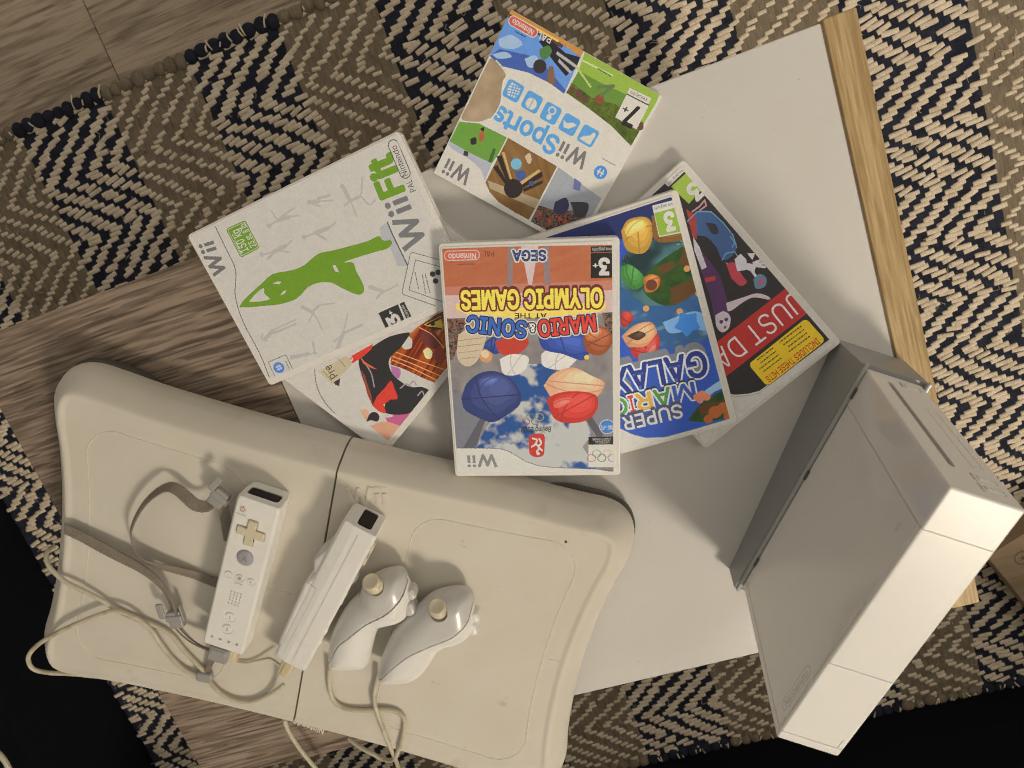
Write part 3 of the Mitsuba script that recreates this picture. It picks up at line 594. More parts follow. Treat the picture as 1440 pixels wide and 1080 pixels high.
# --- case with the black dance cover
k, M = game_case('white game case with black cover, red band and yellow sticker, beside the console stand', *(0.6133,0.3291,3.5649,0.0145))
C = Cover(SHEET, 'paper', ink(WHITE))
art = Polygon([(-65.5,-93.2),(-70.5,84.5),(-65.8,86.8),(3.8,83.6),(11.7,79.6),(20.3,73),(26.7,63.5),(38.7,36.9),(39.3,-13.2),(33.9,-100.6),(-30.3,-94.2)]).buffer(0).intersection(SHEET)
C.add('black_print', (0.021,0.018,0.024), art)
C.add('blue_dancer_print', (0.047,0.131,0.367), Polygon(curve([(-40.3,-58.2),(-50.1,-58.8),(-57.6,-51.7),(-59.1,-39.1),(-58.5,-26.9),(-54.6,-17.8),(-46.6,-15.3),(-41.1,-18.4),(-43.6,-28.1),(-43.3,-39.2),(-38.2,-46)])).buffer(0))
C.add('black_print', (0.026,0.026,0.052), blob([(-49.4,-48.2),(-54,-42.5),(-51.9,-36),(-47.9,-38.3)]))
C.add('red_ribbon_print', (0.444,0.047,0.048), Polygon([(-45.5,-66),(-47.4,-57.1),(-37,-42.9),(-35.8,-46.9)]))
C.add('white_ribbon_print', (0.603,0.321,0.398), stroke([(-47.6,-61.2),(-54.2,-60.5),(-59.6,-61.6),(-57.9,-57.6),(-52.3,-58.1)], 1.2))
C.add('outline_print', (0.208,0.46,0.736), unary_union([stroke(q, .7) for q in ([(-40.7,-17.9),(-46.3,-19.9),(-51.5,-16.5),(-50.9,-9.2),(-44.2,-7.4),(-41.6,-14.1)],[(-40.3,-58.2),(-50.1,-58.8),(-57.6,-51.7),(-59.1,-39.1),(-58.5,-26.9),(-54.6,-17.8)],[(-56.4,-27.5),(-56,-22.2),(-52.2,-20)])]))
C.add('pink_print', (0.569,0.059,0.107), Polygon(curve([(-41.2,-13.6),(-46.2,-9.9),(-44.5,1.5),(-43.7,8.1),(-38.2,6.8),(-37,-2.5)])).buffer(0))
C.add('white_glove_print', (0.751,0.747,0.876), unary_union([Polygon(q) for q in ([(-47.9,-12),(-53.9,-12.2),(-54.3,-6.1),(-50.2,1),(-43.7,-3.5)],[(-57.6,-9.3),(-62.1,-5.1),(-57.3,-2.4)],[(-53,-3.5),(-57.1,2.3),(-52.5,6.1),(-49.7,0.6)])] + [stroke(q, 2) for q in ([(-56.8,-0),(-65.8,3.5)],[(-56.9,1.5),(-64,6.7)],[(-56.2,2.3),(-60.9,8.1)],[(-52,2.7),(-51.4,10.8)])]))
C.add('cap_print', (0.127,0.273,0.462), blob([(-48.6,9.7),(-54.6,9.5),(-56.4,15.5),(-51.6,19.9),(-45.7,16.7)])); C.add('pink_print', (0.569,0.111,0.214), blob([(-50.5,13),(-54.4,13.7),(-53.2,16.9),(-49.4,16.6)]))
C.add('purple_dancer_print', (0.093,0.028,0.148), Polygon(curve([(-33,-38),(-33.3,-21.9),(-31.2,-7.9),(-20.8,15),(-15.2,18.7),(-7.5,14.6),(-14.9,0.5),(-25.1,-25.2)])).buffer(0))
C.add('red_ribbon_print', (0.569,0.055,0.058), Polygon([(-22.3,-16.1),(-29.2,-12.1),(-27.4,-9.1),(-20.7,-12.9)]))
C.add('white_leg_print', (0.675,0.667,0.781), Polygon([(-36.1,-46.6),(-34.5,-36.6),(-28.9,-21.6),(-24.8,-22.5),(-30.1,-37.8)]))
C.add('pale_arm_print', (0.675,0.593,0.692), Polygon(curve([(-22,10.1),(-34,15.3),(-43.7,19.9),(-48.5,27.2),(-47.7,30.3),(-40.2,21),(-31.6,18.4),(-21.9,17.7),(-18.7,16)])).buffer(0))
C.add('pale_face_print', (0.675,0.63,0.762), blob([(-9.6,12.1),(-16.4,13.8),(-17.5,20.8),(-11.1,27),(-5,26.2),(-4.8,19.7)]))
C.add('purple_dancer_print', (0.113,0.039,0.174), unary_union([Point(*q).buffer(1.5) for q in [(-9.8,19.2),(-13.8,20.4)]])); C.add('pink_print', (0.337,0.039,0.093), Point(*[(-9.2,24.6)][0]).buffer(1.1))
C.add('red_band_print', (0.536,0.028,0.029), Polygon([(-68.4,31.9),(-68.3,58.2),(54.5,55.9),(52.7,27.9)]).intersection(art))
b0, b1 = [(-64.2,37),(51,32.7)]; C.add('title_lettering', (0.858,0.831,0.9), text('JUST DANCE', b0, b1, 17.5).buffer(-.12))
C.add('sticker', (0.892,0.645,0.02), rounded([(-59,60.5),(-59.4,84.8),(-3,84.7),(-3.6,60.4)], 3.5).buffer(.4)); C.add('sticker_rim', (0.05,0.032,0.011), rounded([(-59,60.5),(-59.4,84.8),(-3,84.7),(-3.6,60.4)], 3.5).buffer(.4).difference(rounded([(-59,60.5),(-59.4,84.8),(-3,84.7),(-3.6,60.4)], 3.5)))
t1, t2 = [(-55.5,78.3),(-6.3,77.7)]; C.add('sticker_lettering', (0.603,0.065,0.025), text('INCLUDES THESE HITS', t1, t2, 5.6, True))
up = np.array([(-26.5,-140.4)][0]) - np.array([(-26.4,-136.6)][0])
t1, t2 = [(-52.5,74),(-30.1,73.2)]; C.add('sticker_small_print', (0.089,0.059,0.015), lines(t1, t2, up * .95, 4, 11, 1.1))
t1, t2 = [(-25.9,73.4),(-5.9,73)]; C.add('sticker_small_print', (0.089,0.059,0.015), lines(t1, t2, up * .95, 4, 12, 1.1))
C.add('age_badge', WHITE, Polygon([(-64.5,-92),(-64.4,-87.8),(-46.5,-87.3),(-45.8,-91.2)]))
t1, t2 = [(-64.6,-90.3),(-47.1,-89.9)]; C.add('age_lettering', (0.089,0.093,0.11), text('www.pegi.info', t1, t2, 2.3))
C.add('age_badge', (0.337,0.524,0.069), Polygon([(-64.5,-86),(-65.1,-69),(-49.3,-67.4),(-47.7,-86.1)]))
t1, t2 = [(-63,-77.6),(-54.1,-77.3)]; C.add('age_lettering', WHITE, text('3', t1, t2, 12.5, True).buffer(.5))
C.add('swoosh_line', (0.337,0.362,0.429), stroke([(-69.2,86.3),(4.8,84.9),(12.7,80.9),(21.3,74.3),(27.5,64.6)], .5))
C.finish(k, M, .01432)

# --- case with the stretching figure
FW = (0.63,0.63,0.63)
k, M = game_case('white game case with a green stretching silhouette, lying across the wood section edge', *(0.3545,0.4573,1.6556,0.0285))
C = Cover(SHEET, 'paper', ink(FW))
GREEN, LG = (0.164,0.347,0.019), (0.487,0.498,0.511)
C.add('swoosh_line', (0.065,0.068,0.08), stroke(curve([(63.8,69.4),(46.6,70.3),(29.9,71.2),(20.1,76.1),(9.7,82.7),(-10.5,87.5),(-40.9,88.2),(-66.2,91.8)], 4), .6))
t1, t2 = [(27.9,80.3),(55.1,76.5)]; C.add('console_lettering', (0.172,0.18,0.197), logo(t1, t2, 13.0))
figs = [[[(46.6,29.4),(47.4,20.9),(46.3,12.4),(44.1,4.1)],[(47.4,20.9),(49.3,13),(50.4,4.4)],[(48.8,21.3),(55.7,21.9)]],
 [[(49.4,-8.5),(47.1,-15.1),(42.9,-26.2)],[(49,-16.1),(47.4,-25.3)],[(46.5,-10.3),(43.3,-15.2)]],
 [[(49.1,-37.7),(37,-38.5),(25.1,-37.7)],[(37,-38.5),(37.2,-47.3),(48.3,-54.7)],[(37.2,-47.3),(28.6,-50.5),(29.7,-55.9)],[(37,-38.5),(35.8,-33)]],
 [[(27.7,8),(27,-1.8),(26,-12.5),(27.4,-19.6)],[(26.6,-1.6),(19.7,-6.8)]],
 [[(29.7,46.2),(27.7,36.8),(27.9,25.1),(29.2,18.6)],[(24.7,43.2),(27.7,34.5),(22.4,24.8)]],
 [[(-20.4,35.9),(-27.2,30.4),(-42.3,30)],[(-26.7,30.1),(-24.4,23),(-27.5,10.8)],[(-31.9,36.5),(-27.6,29.4)]],
 [[(-30.6,77.4),(-27.3,68.3),(-26.9,46.6)],[(-29.5,68.4),(-30,48.4)],[(-26.1,77.3),(-29.4,80.4),(-32.9,77.5)]],
 [[(-61.8,26.5),(-52.3,16),(-39.4,4.5)],[(-52.3,16),(-52.2,-1.9)],[(-53,17.5),(-55.3,25.8)]],
 [[(-53.1,64.9),(-56,51),(-58.1,43.8)],[(-49,42.4),(-57,44.9)]],
 [[(-28,-22.1),(-35,-29.8),(-35,-43.2)],[(-34.6,-30),(-37.6,-22.8)]]]
for i, f in enumerate(figs):
    C.add('small_figure', LG, unary_union([stroke(curve(q, 4), 1.35) for q in f] + [stroke(f[0][1:3] if len(f[0]) > 3 else f[0][:2], 3.2), stroke(f[1][:2], 2.0), Point(*f[0][0]).buffer(1.9)]))
C.add('grey_board_print', (0.473,0.505,0.573), Polygon([(10.3,-50.4),(11.2,-57.5),(6.1,-57.5),(-21,-57.4),(-24.7,-57.3),(-22.2,-49.7),(-5.4,-50.6),(2.3,-47.2)]))
C.add('board_edge_print', (0.082,0.088,0.105), stroke(curve([(11.2,-57.5),(4.3,-57),(-8.1,-56.9),(-24.2,-57.1)], 3), .9))
C.add('green_figure', GREEN, Polygon(curve([(0.6,84.6),(4.5,76.7),(9.4,59.1),(12.8,45.4),(9.9,33),(8.5,19.9),(11.9,4.2),(9.5,-8.1),(7,-22.5),(4.8,-37),(4.8,-46.5),(1.4,-47.4),(-0.9,-50),(-1.5,-53.2),(-4.5,-53.4),(-6.5,-48.4),(-5.1,-38.5),(-3.1,-23.9),(-2.1,-11.4),(-5.2,-18.3),(-12.1,-17.6),(-25.4,-17.6),(-29.8,-13.7),(-28,-8.5),(-20.1,-1.3),(-11.8,5.7),(-8.1,15.2),(-7.9,24.3),(-11.2,33.2),(-12.3,40.8),(-10.3,53.8),(-6.4,65.8),(-3.2,75.9)], 4)).buffer(0))
C.add('figure_gap', FW, Polygon(curve([(1.1,74.9),(4.5,66.6),(6,57.9),(1.9,59.6),(-3.7,57.7),(-2.4,65.9)], 4)).buffer(0))
C.add('figure_gap', FW, unary_union([Polygon(q) for q in ([(6.2,49.8),(6.1,45),(4.9,42.1),(3.5,44.1)],[(-4.5,48.7),(-2.7,44.8),(-2.7,41.7),(-4.8,44.1)],[(-0.6,-2.2),(-1.3,-4.5),(-7.7,-4.7),(-5.6,-1.8)])]))
badge = rounded([(58.7,62.6),(58.3,44.6),(34.8,44.8),(34.2,63)], 2.2)
C.add('weight_badge', GREEN, badge); C.add('badge_rim', FW, badge.buffer(-.9).difference(badge.buffer(-1.3)))
t1, t2 = [(36.7,54),(54.8,52.9)]; C.add('badge_lettering', FW, text('150 kg', t1, t2, 7.0, True))
t1, t2 = [(37.4,46.8),(56.4,46.1)]; C.add('badge_lettering', FW, text('23 st. 8 lb', t1, t2, 5.0, True))
C.add('badge_lettering', FW, lines(*[(36.2,61.1),(55.7,59.6)], (0, 0), 1, 5, .7))
t1, t2 = [(-15.6,-77.6),(22.9,-80.1)]; 
t1, t2 = [(-16.8,-66.1),(22.9,-66.5)]; e1, e2 = [(-15.6,-77.6),(22.9,-80.1)]
C.add('title_lettering', (0.186,0.197,0.227), logo(e1, e2, 18.5))
t1, t2 = [(27,-80),(55.4,-81.8)]; C.add('title_lettering', GREEN, text('Fit', t1, t2, 19.0, True).buffer(.9))
t1, t2 = [(23.3,-88.2),(32.4,-88.5)]; C.add('region_lettering', (0.061,0.064,0.074), text('PAL', t1, t2, 4.6))
t1, t2 = [(38.1,-86.3),(59.3,-87.2)]; p0 = pill(t1, t2, 8.4); C.add('maker_badge', (0.061,0.064,0.074), p0.difference(p0.buffer(-.6)))
t1, t2 = [(35.9,-87.7),(58.7,-89.2)]; C.add('maker_lettering', (0.061,0.064,0.074), text('Nintendo', t1, t2, 4.6))
C.add('age_badge', (0.026,0.026,0.03), Polygon([(-48.9,-18.5),(-48.8,-36.2),(-65.6,-35),(-65.7,-18.1)])); C.add('age_badge', (0.026,0.026,0.03), Polygon([(-49,-37.5),(-48.8,-41.6),(-65.9,-41.8),(-66.1,-37)]))
t1, t2 = [(-61.6,-31.6),(-51,-31.5)]; C.add('age_lettering', FW, text('3', *[(-63.4,-31.8),(-54.6,-31.7)], 9.6, True).buffer(.5)); C.add('age_lettering', FW, text('+', *[(-54.8,-29.1),(-50.6,-29.2)], 3.6, True))
t1, t2 = [(-65.2,-40.1),(-50.8,-40.2)]; C.add('age_lettering', FW, text('www.pegi.info', t1, t2, 2.6))
dia = rounded([(-15.8,-63.9),(-35.4,-88.1),(-69.9,-71.5),(-42.6,-42.3)], 2.5); C.add('notice_rim', (0.061,0.064,0.074), dia.difference(dia.buffer(-.5))); dia = dia.buffer(-5.0); C.add('notice_rim', (0.061,0.064,0.074), dia.difference(dia.buffer(-.5)))
C.add('notice_print', (0.108,0.113,0.127), lines(*[(-44.5,-56.7),(-28.8,-60.8)], tuple(np.array([(143.6,58)][0]) - np.array([(143,55.4)][0])), 1, 8, .8)); C.add('notice_print', (0.108,0.113,0.127), unary_union([lines(*[(-49.9,-60.3),(-32.9,-65.3)], (0, 0), 1, 9, .8), lines(*[(-51,-63.7),(-33.7,-67.2)], (0, 0), 1, 10, .8)]))
C.add('notice_print', (0.029,0.031,0.037), unary_union([Point(*q).buffer(2.2) for q in [(-38.4,-72.1),(-44.2,-71.9),(-38.9,-76.7)]]))
boxp = rounded([(-48.6,85.4),(-49,68.1),(-65.9,69),(-66,86.6)], 1.0); C.add('online_badge_rim', (0.108,0.113,0.127), boxp.difference(boxp.buffer(-.5)))
c0 = [(-56.5,79.2)][0]; C.add('online_badge', (0.065,0.241,0.876), Point(*c0).buffer(4.6)); C.add('online_badge_lettering', FW, unary_union([LineString([(c0[0] - 2.2, c0[1] + a), (c0[0] + 2.2, c0[1] + a)]).buffer(.45) for a in (-1.2, .9)] + [LineString([(c0[0] + a, c0[1] - 2.4), (c0[0] + a, c0[1] + 2.2)]).buffer(.45) for a in (-1.1, 1.1)]))
C.add('online_badge_lettering', (0.138,0.146,0.164), lines(*[(-64,71.8),(-50.7,71.1)], (0, 0), 1, 4, .8))
C.finish(k, M, .01432)

# --- case with the red and black racing cover
PW = (0.63,0.63,0.63)
k, M = game_case('game case with black and orange cover and cream price sticker, under two cases', *(0.3737,0.3986,2.135,0.0145))
C = Cover(SHEET, 'paper', ink(PW))
C.add('swoosh_line', (0.058,0.056,0.063), stroke(curve([(23.6,69.6),(18.9,75.6),(12.9,81.4),(2.9,87.3),(-8.7,90.4),(-24.1,92.8),(-41.4,95.6),(-59.2,98.9)], 4), .6))
C.add('ember_print', 'print_ember', Polygon(curve([(-19.1,16.4),(-19.7,4.7),(-21.2,-7.6),(-24.6,-21.2),(-37.8,-41.3),(-77.4,5.4),(-70.8,10.8),(-50.9,16.8),(-34.2,20.8),(-23.6,24.8)], 4)).buffer(0))
C.add('maroon_print', (0.175,0.034,0.028), blob([(-26.8,-12.1),(-32.8,-20.2),(-44.3,-18.7),(-45,-9.7),(-34.6,-7.5)])); C.add('maroon_print', (0.287,0.046,0.028), blob([(-44.4,-4.5),(-47.9,-13.8),(-55.9,-9.2),(-55.1,-2.1)]))
C.add('glow_print', (0.9,0.858,0.451), blob([(-37.8,-2.2),(-39.6,-6.9),(-44.6,-6.2),(-46.9,-1),(-43.3,1.2)])); C.add('glow_print', PW, blob([(-21.2,5.9),(-21.1,-3.6),(-25.4,-3.9),(-28.9,2),(-25.4,6.4)]))
C.add('streak_print', (0.9,0.464,0.193), unary_union([stroke(curve(q), .8) for q in ([(-21.2,13.1),(-37,8),(-60.9,-0.5)],[(-21.5,17.7),(-37.3,12.6),(-66.3,4.8)],[(-22.8,20.6),(-42.1,15.1),(-69.7,9.3)],[(-23.9,-16.1),(-35.9,-18),(-49.8,-15.3)])]))
C.add('violet_print', (0.466,0.181,0.451), blob([(-24.8,25.4),(-32.7,22.9),(-36.2,29.8),(-30.5,31.3)]))
C.add('pink_splash_print', (0.575,0.124,0.339), Polygon(curve([(-46.1,65),(-55.5,54.5),(-62.5,46.1),(-65.6,53.7),(-70.3,63.4),(-63.5,65.7),(-53.5,69)])).buffer(0)); C.add('pink_splash_print', (0.655,0.303,0.536), blob([(-65,42.3),(-68.3,36.2),(-71.6,41.9),(-69.9,45.8)]))
C.add('sand_splash_print', (0.697,0.382,0.275), blob([(-41.7,80.6),(-50.1,68.4),(-68.3,61.7),(-73.5,62.4),(-68.2,80.8),(-55.8,80.9)])); C.add('sand_splash_print', (0.714,0.449,0.306), blob([(-26.7,74.4),(-31.1,69.9),(-38.7,76.3),(-35.8,78.7)]))
C.add('black_shape_print', (0.022,0.021,0.028), Polygon(curve([(-3.3,21.5),(-9,6.4),(-18.5,-6.1),(-21.2,-6),(-21.8,7.7),(-20.1,18.8),(-22.3,25.1),(-29.7,30.3),(-38.6,31.1),(-48.2,29.7),(-55.8,23.4),(-62.4,22),(-67.5,24.4),(-70.5,32.7),(-64.8,39.9),(-60.3,50.5),(-52.2,58.5),(-45.5,62),(-38.7,61),(-33.1,64),(-23.1,57.2),(-9.3,47.2),(-0.6,38.4),(-0.7,28.4)], 3)).buffer(0))
C.add('grey_glint_print', (0.37,0.332,0.412), unary_union([stroke(curve(q), 1.1) for q in ([(-42.3,36.2),(-43.9,30),(-49.2,28.9)],[(-46.7,27.6),(-47.1,24),(-50.9,25)],[(-57.4,31.9),(-58,26.5),(-61.7,28.4)],[(-7.1,37.6),(-16,41.7),(-24.5,49.5)])]))
C.add('red_shape_print', (0.741,0.052,0.035), Polygon(curve([(-30.9,54.4),(-31.9,44.9),(-32.3,36),(-38.5,39.4),(-45.8,44.9),(-41.6,50.1),(-40.8,57.5),(-45.5,62),(-40.4,64.6),(-32.9,64.1)])).buffer(0)); C.add('red_shape_print', (0.786,0.142,0.077), Polygon([(0.3,35.6),(-6.4,36.6),(-17.6,35.4),(-13.1,37.6),(-5.7,38.8)]))
C.add('red_shape_print', (0.341,0.056,0.04), Polygon([(-7.1,44.1),(-12.4,46.3),(-27,57.4),(-33.3,63.8),(-24.6,59.4)]))
C.add('black_shape_print', (0.027,0.018,0.028), blob([(-37,79.4),(-35.3,71.4),(-38.4,67.1),(-43.1,68.3),(-44.3,73.3),(-39.7,75.5)]))
C.add('white_glint_print', PW, unary_union([Polygon(q) for q in ([(-46.2,65.2),(-51,59.5),(-52,61.4),(-47.9,65.4)],[(-39.1,57.3),(-40.4,55.9),(-41.6,58.2)])]))
C.add('yellow_print', (0.741,0.579,0.077), Polygon([(-25.3,-20.3),(-32.1,-35.1),(-39.8,-26.7),(-31.3,-22.1)])); C.add('yellow_print', (0.026,0.026,0.028), unary_union([stroke(q, 1.6) for q in ([(-27.6,-22.2),(-32.7,-33.3)],[(-30.4,-21.4),(-38.5,-26.5)])] + [Point(*[(-30.4,-25.7)][0]).buffer(2)]))
C.add('red_label', (0.741,0.052,0.04), Polygon([(7.9,44.4),(-2.2,19.5),(-3.8,24.3),(-2.1,33.7),(1.6,44.5)]))
C.add('red_label_lettering', PW, text('e', *[(2.3,41.8),(6.1,39.6)], 5.2, True))
C.add('price_label', (0.575,0.523,0.389), Polygon([(20.5,69),(9.6,42.6),(1.1,44.1),(4.5,71)]))
C.add('price_label_lettering', (0.058,0.052,0.051), text('Pre', *[(5.2,60.6),(16.1,57.2)], 7.5))
C.add('price_label_lettering', (0.262,0.225,0.169), unary_union([lines(*[(4.8,50.7),(14.3,48.8)], (0, 0), 1, 2, .8), lines(*[(6.7,68.8),(17.9,65.6)], (0, 0), 1, 6, .8)])); C.add('black_shape_print', (0.052,0.031,0.051), Polygon([(4.7,68.4),(2.4,61.9),(-0.9,68.3),(2.5,69.4)]))
C.finish(k, M, .01432)

# --- card sleeve with the sports cover
SW = (0.724,0.722,0.705); pr('mat_sleeve', SW, 0.5)
SWd, SHt = .1266, .1294
k = tag('card_sleeve', 'worn cream card sleeve with sports pictures and a torn patch, at the upper table edge', 'card sleeve')
sx, sy, sth, sz = (0.5437,0.4937,2.315,0.0065)
M = pose(sx, sy, sth, 0.0)
put(k + '__sleeve', slab(SWd, SHt, .0055, .0009, .0007, (0, 0, .0004), 3), 'mat_sleeve', 30, M)
C = Cover(box(-SWd * 500 + .3, -SHt * 500 + .3, SWd * 500 - .3, SHt * 500 - .3), 'paper', ink(SW))
A = lambda n, m, pts: C.add(n, m, Polygon(pts).buffer(0))
A('sky_print', (0.134,0.339,0.893), [(63.5,-64.1),(3.1,-64.6),(2.9,-62.1),(1.4,-32.4),(13.7,-34),(31.5,-33.1),(53.2,-27.4),(62.7,-29.8),(64.8,-53)])
A('sky_print', (0.053,0.13,0.526), [(62.7,-29.8),(58.5,-37.5),(37.2,-43.5),(19.8,-41.7),(1.5,-35.2),(1.4,-32.4),(13.7,-34),(31.5,-33.1),(53.2,-27.4)])
for q in ([(62.2,-42.9),(55.1,-49.9),(45.2,-48.4),(49.2,-42.3),(58.4,-39.1)],[(39,-40.1),(32.9,-45.7),(26.9,-41.4),(33.3,-36.4)],[(61.8,-31.6),(54,-37.6),(48.1,-36.7),(56.1,-31.2)]): C.add('cloud_print', (0.382,0.575,0.9), blob(q))
A('orange_stripe_print', (0.645,0.301,0.059), [(64,-64.4),(2.9,-65),(3,-60),(23.7,-62),(63.6,-59.8)]); A('brown_stripe_print', (0.114,0.047,0.021), [(63.1,-61.6),(31.1,-62.3),(17.9,-61.2),(18,-58.9),(36.4,-58.7),(62.6,-58.7)]); A('yellow_stripe_print', (0.851,0.63,0.161), [(52.8,-62.4),(22.3,-62.7),(22.5,-61.1),(52.8,-61.1)])
A('black_stripe_print', (0.01,0.01,0.021), [(35.3,-55.2),(30,-60.4),(13.8,-57.3),(3.4,-59.8),(2.1,-52.6),(6.3,-43.7),(17.7,-47.8)]); 
for q in ([(20.2,-55.6),(2.8,-53.9),(2.8,-51.9),(19.7,-53.4)],[(16.3,-51.9),(3.7,-48.4),(4.2,-46.5),(16.1,-49.6)]): A('pale_stripe_print', (0.471,0.482,0.526), q)
C.add('green_shade_print', (0.077,0.229,0.069), blob([(32.2,-51.1),(27.6,-55.9),(23.3,-53.2),(25.1,-46.4),(29.4,-46.7)]))
C.add('ball_print', (0.033,0.025,0.029), Point(*[(26.5,-40.7)][0]).buffer(4.9)); C.add('bat_print', (0.235,0.134,0.091), Polygon([(20.6,-43.8),(17.7,-45.3),(11.6,-37.6),(10.8,-33.8),(17,-33.9),(18.6,-38.2)]))
A('turf_print', (0.318,0.517,0.069), [(1.8,-64.3),(-61.1,-64.4),(-61.7,-57.3),(-60.8,-24),(-40.9,-29.2),(-18.7,-32.2),(0.1,-34.3),(-0.5,-48.1)])
A('turf_print', (0.143,0.301,0.043), [(-0.4,-51.4),(-18.6,-51.6),(-41.4,-53.5),(-43.3,-40.8),(-22.5,-38.5),(0.1,-39.4)])
A('turf_line_print', (0.608,0.757,0.377), [(2.2,-59.2),(-24.4,-60.5),(-24.5,-59.4),(2.2,-57.9)]); A('turf_line_print', (0.471,0.63,0.205), [(2.8,-53.9),(-14.4,-46.1),(-13.8,-44.9),(3.2,-52.3)])
A('hedge_print', 'print_turf', [(0.1,-41.9),(-18.1,-39.6),(-36,-43.8),(-59.2,-42.3),(-61.4,-41.7),(-60.9,-23.7),(-40.9,-29.2),(-18.7,-32.2),(0.4,-33.9)])
for q in [(-2.7,-37.5),(-8.9,-36.4),(-14.3,-36.7),(-7.8,-38.4),(-60.5,-38.6)]: C.add('small_patch_print', (0.143,0.056,0.053), Point(*q).buffer(2.2))
C.add('ball_print', (0.28,0.071,0.043), Point(*[(-23.5,-41.5)][0]).buffer(3.3)); C.add('bat_print', (0.128,0.208,0.077), stroke([(-18.7,-48.3),(-28.2,-54.1),(-23.1,-43.9)], 2.2))
C.add('small_print', (0.048,0.071,0.034), lines(*[(-23.5,-58.9),(-8.8,-59.1)], (0, 0), 1, 4, .9))
t1, t2 = [(29,-62.5),(39.8,-61.8)]; C.add('region_lettering', SW, text('PAL', *[(27.7,-62),(38.4,-60.9)], 4.4, True))
t1, t2 = [(42,-58.6),(58.3,-58.6)]; C.add('maker_badge', SW, pill(t1, t2, 7.2)); C.add('maker_badge', (0.645,0.112,0.097), pill(t1, t2, 6.0)); C.add('maker_lettering', SW, text('Nintendo', *[(41.5,-60.2),(58.8,-60.3)], 3.8, True)); C.add('small_print', (0.024,0.026,0.064), lines(*[(45.2,-53.4),(55.9,-53.1)], (0, 0), 1, 3, 1.0))
A('age_badge', SW, [(-39.3,-58.4),(-57,-59.6),(-57.2,-54.9),(-58.1,-53.4),(-58.6,-35.8),(-40.3,-35.8),(-39.7,-53.9)]); A('age_rim', (0.057,0.058,0.064), [(-39.6,-54.2),(-57.9,-55),(-57.9,-54.1),(-39.5,-53.3)])
C.add('age_lettering', (0.057,0.058,0.064), text('www.pegi.info', *[(-55,-58),(-41,-57.3)], 2.6)); C.add('age_lettering', (0.012,0.012,0.016), affinity.skew(text('7', *[(-53.8,-49.8),(-45.8,-49.3)], 15, True), 0).buffer(.3)); C.add('age_lettering', (0.027,0.026,0.032), text('+', *[(-46.5,-46.2),(-41.9,-45.9)], 5, True))
# white band, icons and title
BLUE = (0.106,0.398,0.9)
i0 = np.array([(36,-16.7)][0]); i1 = np.array([(-28.9,-14.9)][0])
for i in range(5):
    c0 = i0 + (i1 - i0) * i / 4; sq = rounded([(c0[0] + a * 6.6, c0[1] + b * 6.6) for a, b in ((-1, -1), (1, -1), (1, 1), (-1, 1))], 2.4)
    C.add('sport_icon', BLUE, sq)
    P = lambda *q: [(c0[0] + a, c0[1] + b) for a, b in q]
    gl = (unary_union([Polygon(P((-4.5, 5), (5, 4.6), (2.6, 1.2), (-.6, .3), (-3, -4.8), (-5, -3))), Point(c0[0] - 1.2, c0[1] + 1.5).buffer(2.2)]), Point(c0[0], c0[1] + 1.2).buffer(4.2).difference(box(c0[0] - .25, c0[1] - 3, c0[0] + .25, c0[1] + 6)), unary_union([Point(c0[0], c0[1] - 2.2).buffer(3.1), Point(c0[0], c0[1] + 2.8).buffer(2.0)]).difference(Point(c0[0], c0[1] - 2.2).buffer(2.0)), Polygon(P((-5.4, -2.2), (-1, 2.8), (3, 3.6), (5.6, -1), (2, -.2), (-1.5, -2.6))), Polygon(P((-4, -4.6), (3.6, -5), (4.8, 0), (2.5, 4.6), (-3.6, 4), (-4.8, -.5))).difference(unary_union([LineString(P((-6, a), (6, a + 3))).buffer(.35) for a in (-5, -3, -1, 1)] + [LineString(P((a, -6), (a - 2, 6))).buffer(.35) for a in (-2, 0, 2)])))[4 - i if False else i]
    gl = (gl if i else Polygon(P((-4, -4.6), (3.6, -5), (4.8, 0), (2.5, 4.6), (-3.6, 4), (-4.8, -.5))).difference(unary_union([LineString(P((-6, a), (6, a + 3))).buffer(.35) for a in (-5, -3, -1, 1)] + [LineString(P((a, -6), (a - 2, 6))).buffer(.35) for a in (-2, 0, 2)])))
    if i == 4: gl = unary_union([Polygon(P((-4.5, 5), (5, 4.6), (2.6, 1.2), (-.6, .3), (-3, -4.8), (-5, -3))), Point(c0[0] - 1.2, c0[1] + 1.5).buffer(2.2)])
    C.add('icon_glyph', SW, gl.intersection(sq.buffer(-.7)))
t1, t2 = [(-37.3,-3.4),(-14.1,-3.2)]; C.add('title_lettering', (0.203,0.203,0.225), logo(t1, t2, 12.0))
t1, t2 = [(-12.1,-3.5),(41.4,-2.6)]; C.add('title_lettering', BLUE, text('Sports', t1, t2, 13.5, True).buffer(.25))
t1, t2 = [(36.3,49.5),(57.7,49.2)]; C.add('console_lettering', (0.203,0.203,0.225), logo(t1, t2, 12.0))
C.add('online_badge', (0.077,0.301,0.86), Point(*[(-50.4,3.6)][0]).buffer(5.0)); c0 = [(-50.4,3.6)][0]; C.add('online_badge_lettering', SW, unary_union([LineString([(c0[0] + a, c0[1] - 2.4), (c0[0] + a, c0[1] + 2.2)]).buffer(.5) for a in (-1.4, 1.4)] + [LineString([(c0[0] - 2.4, c0[1]), (c0[0] + 2.4, c0[1])]).buffer(.5)])); C.add('small_print', (0.235,0.238,0.256), lines(*[(-57.7,-6),(-44,-5.9)], (0, 0), 1, 3, .9))
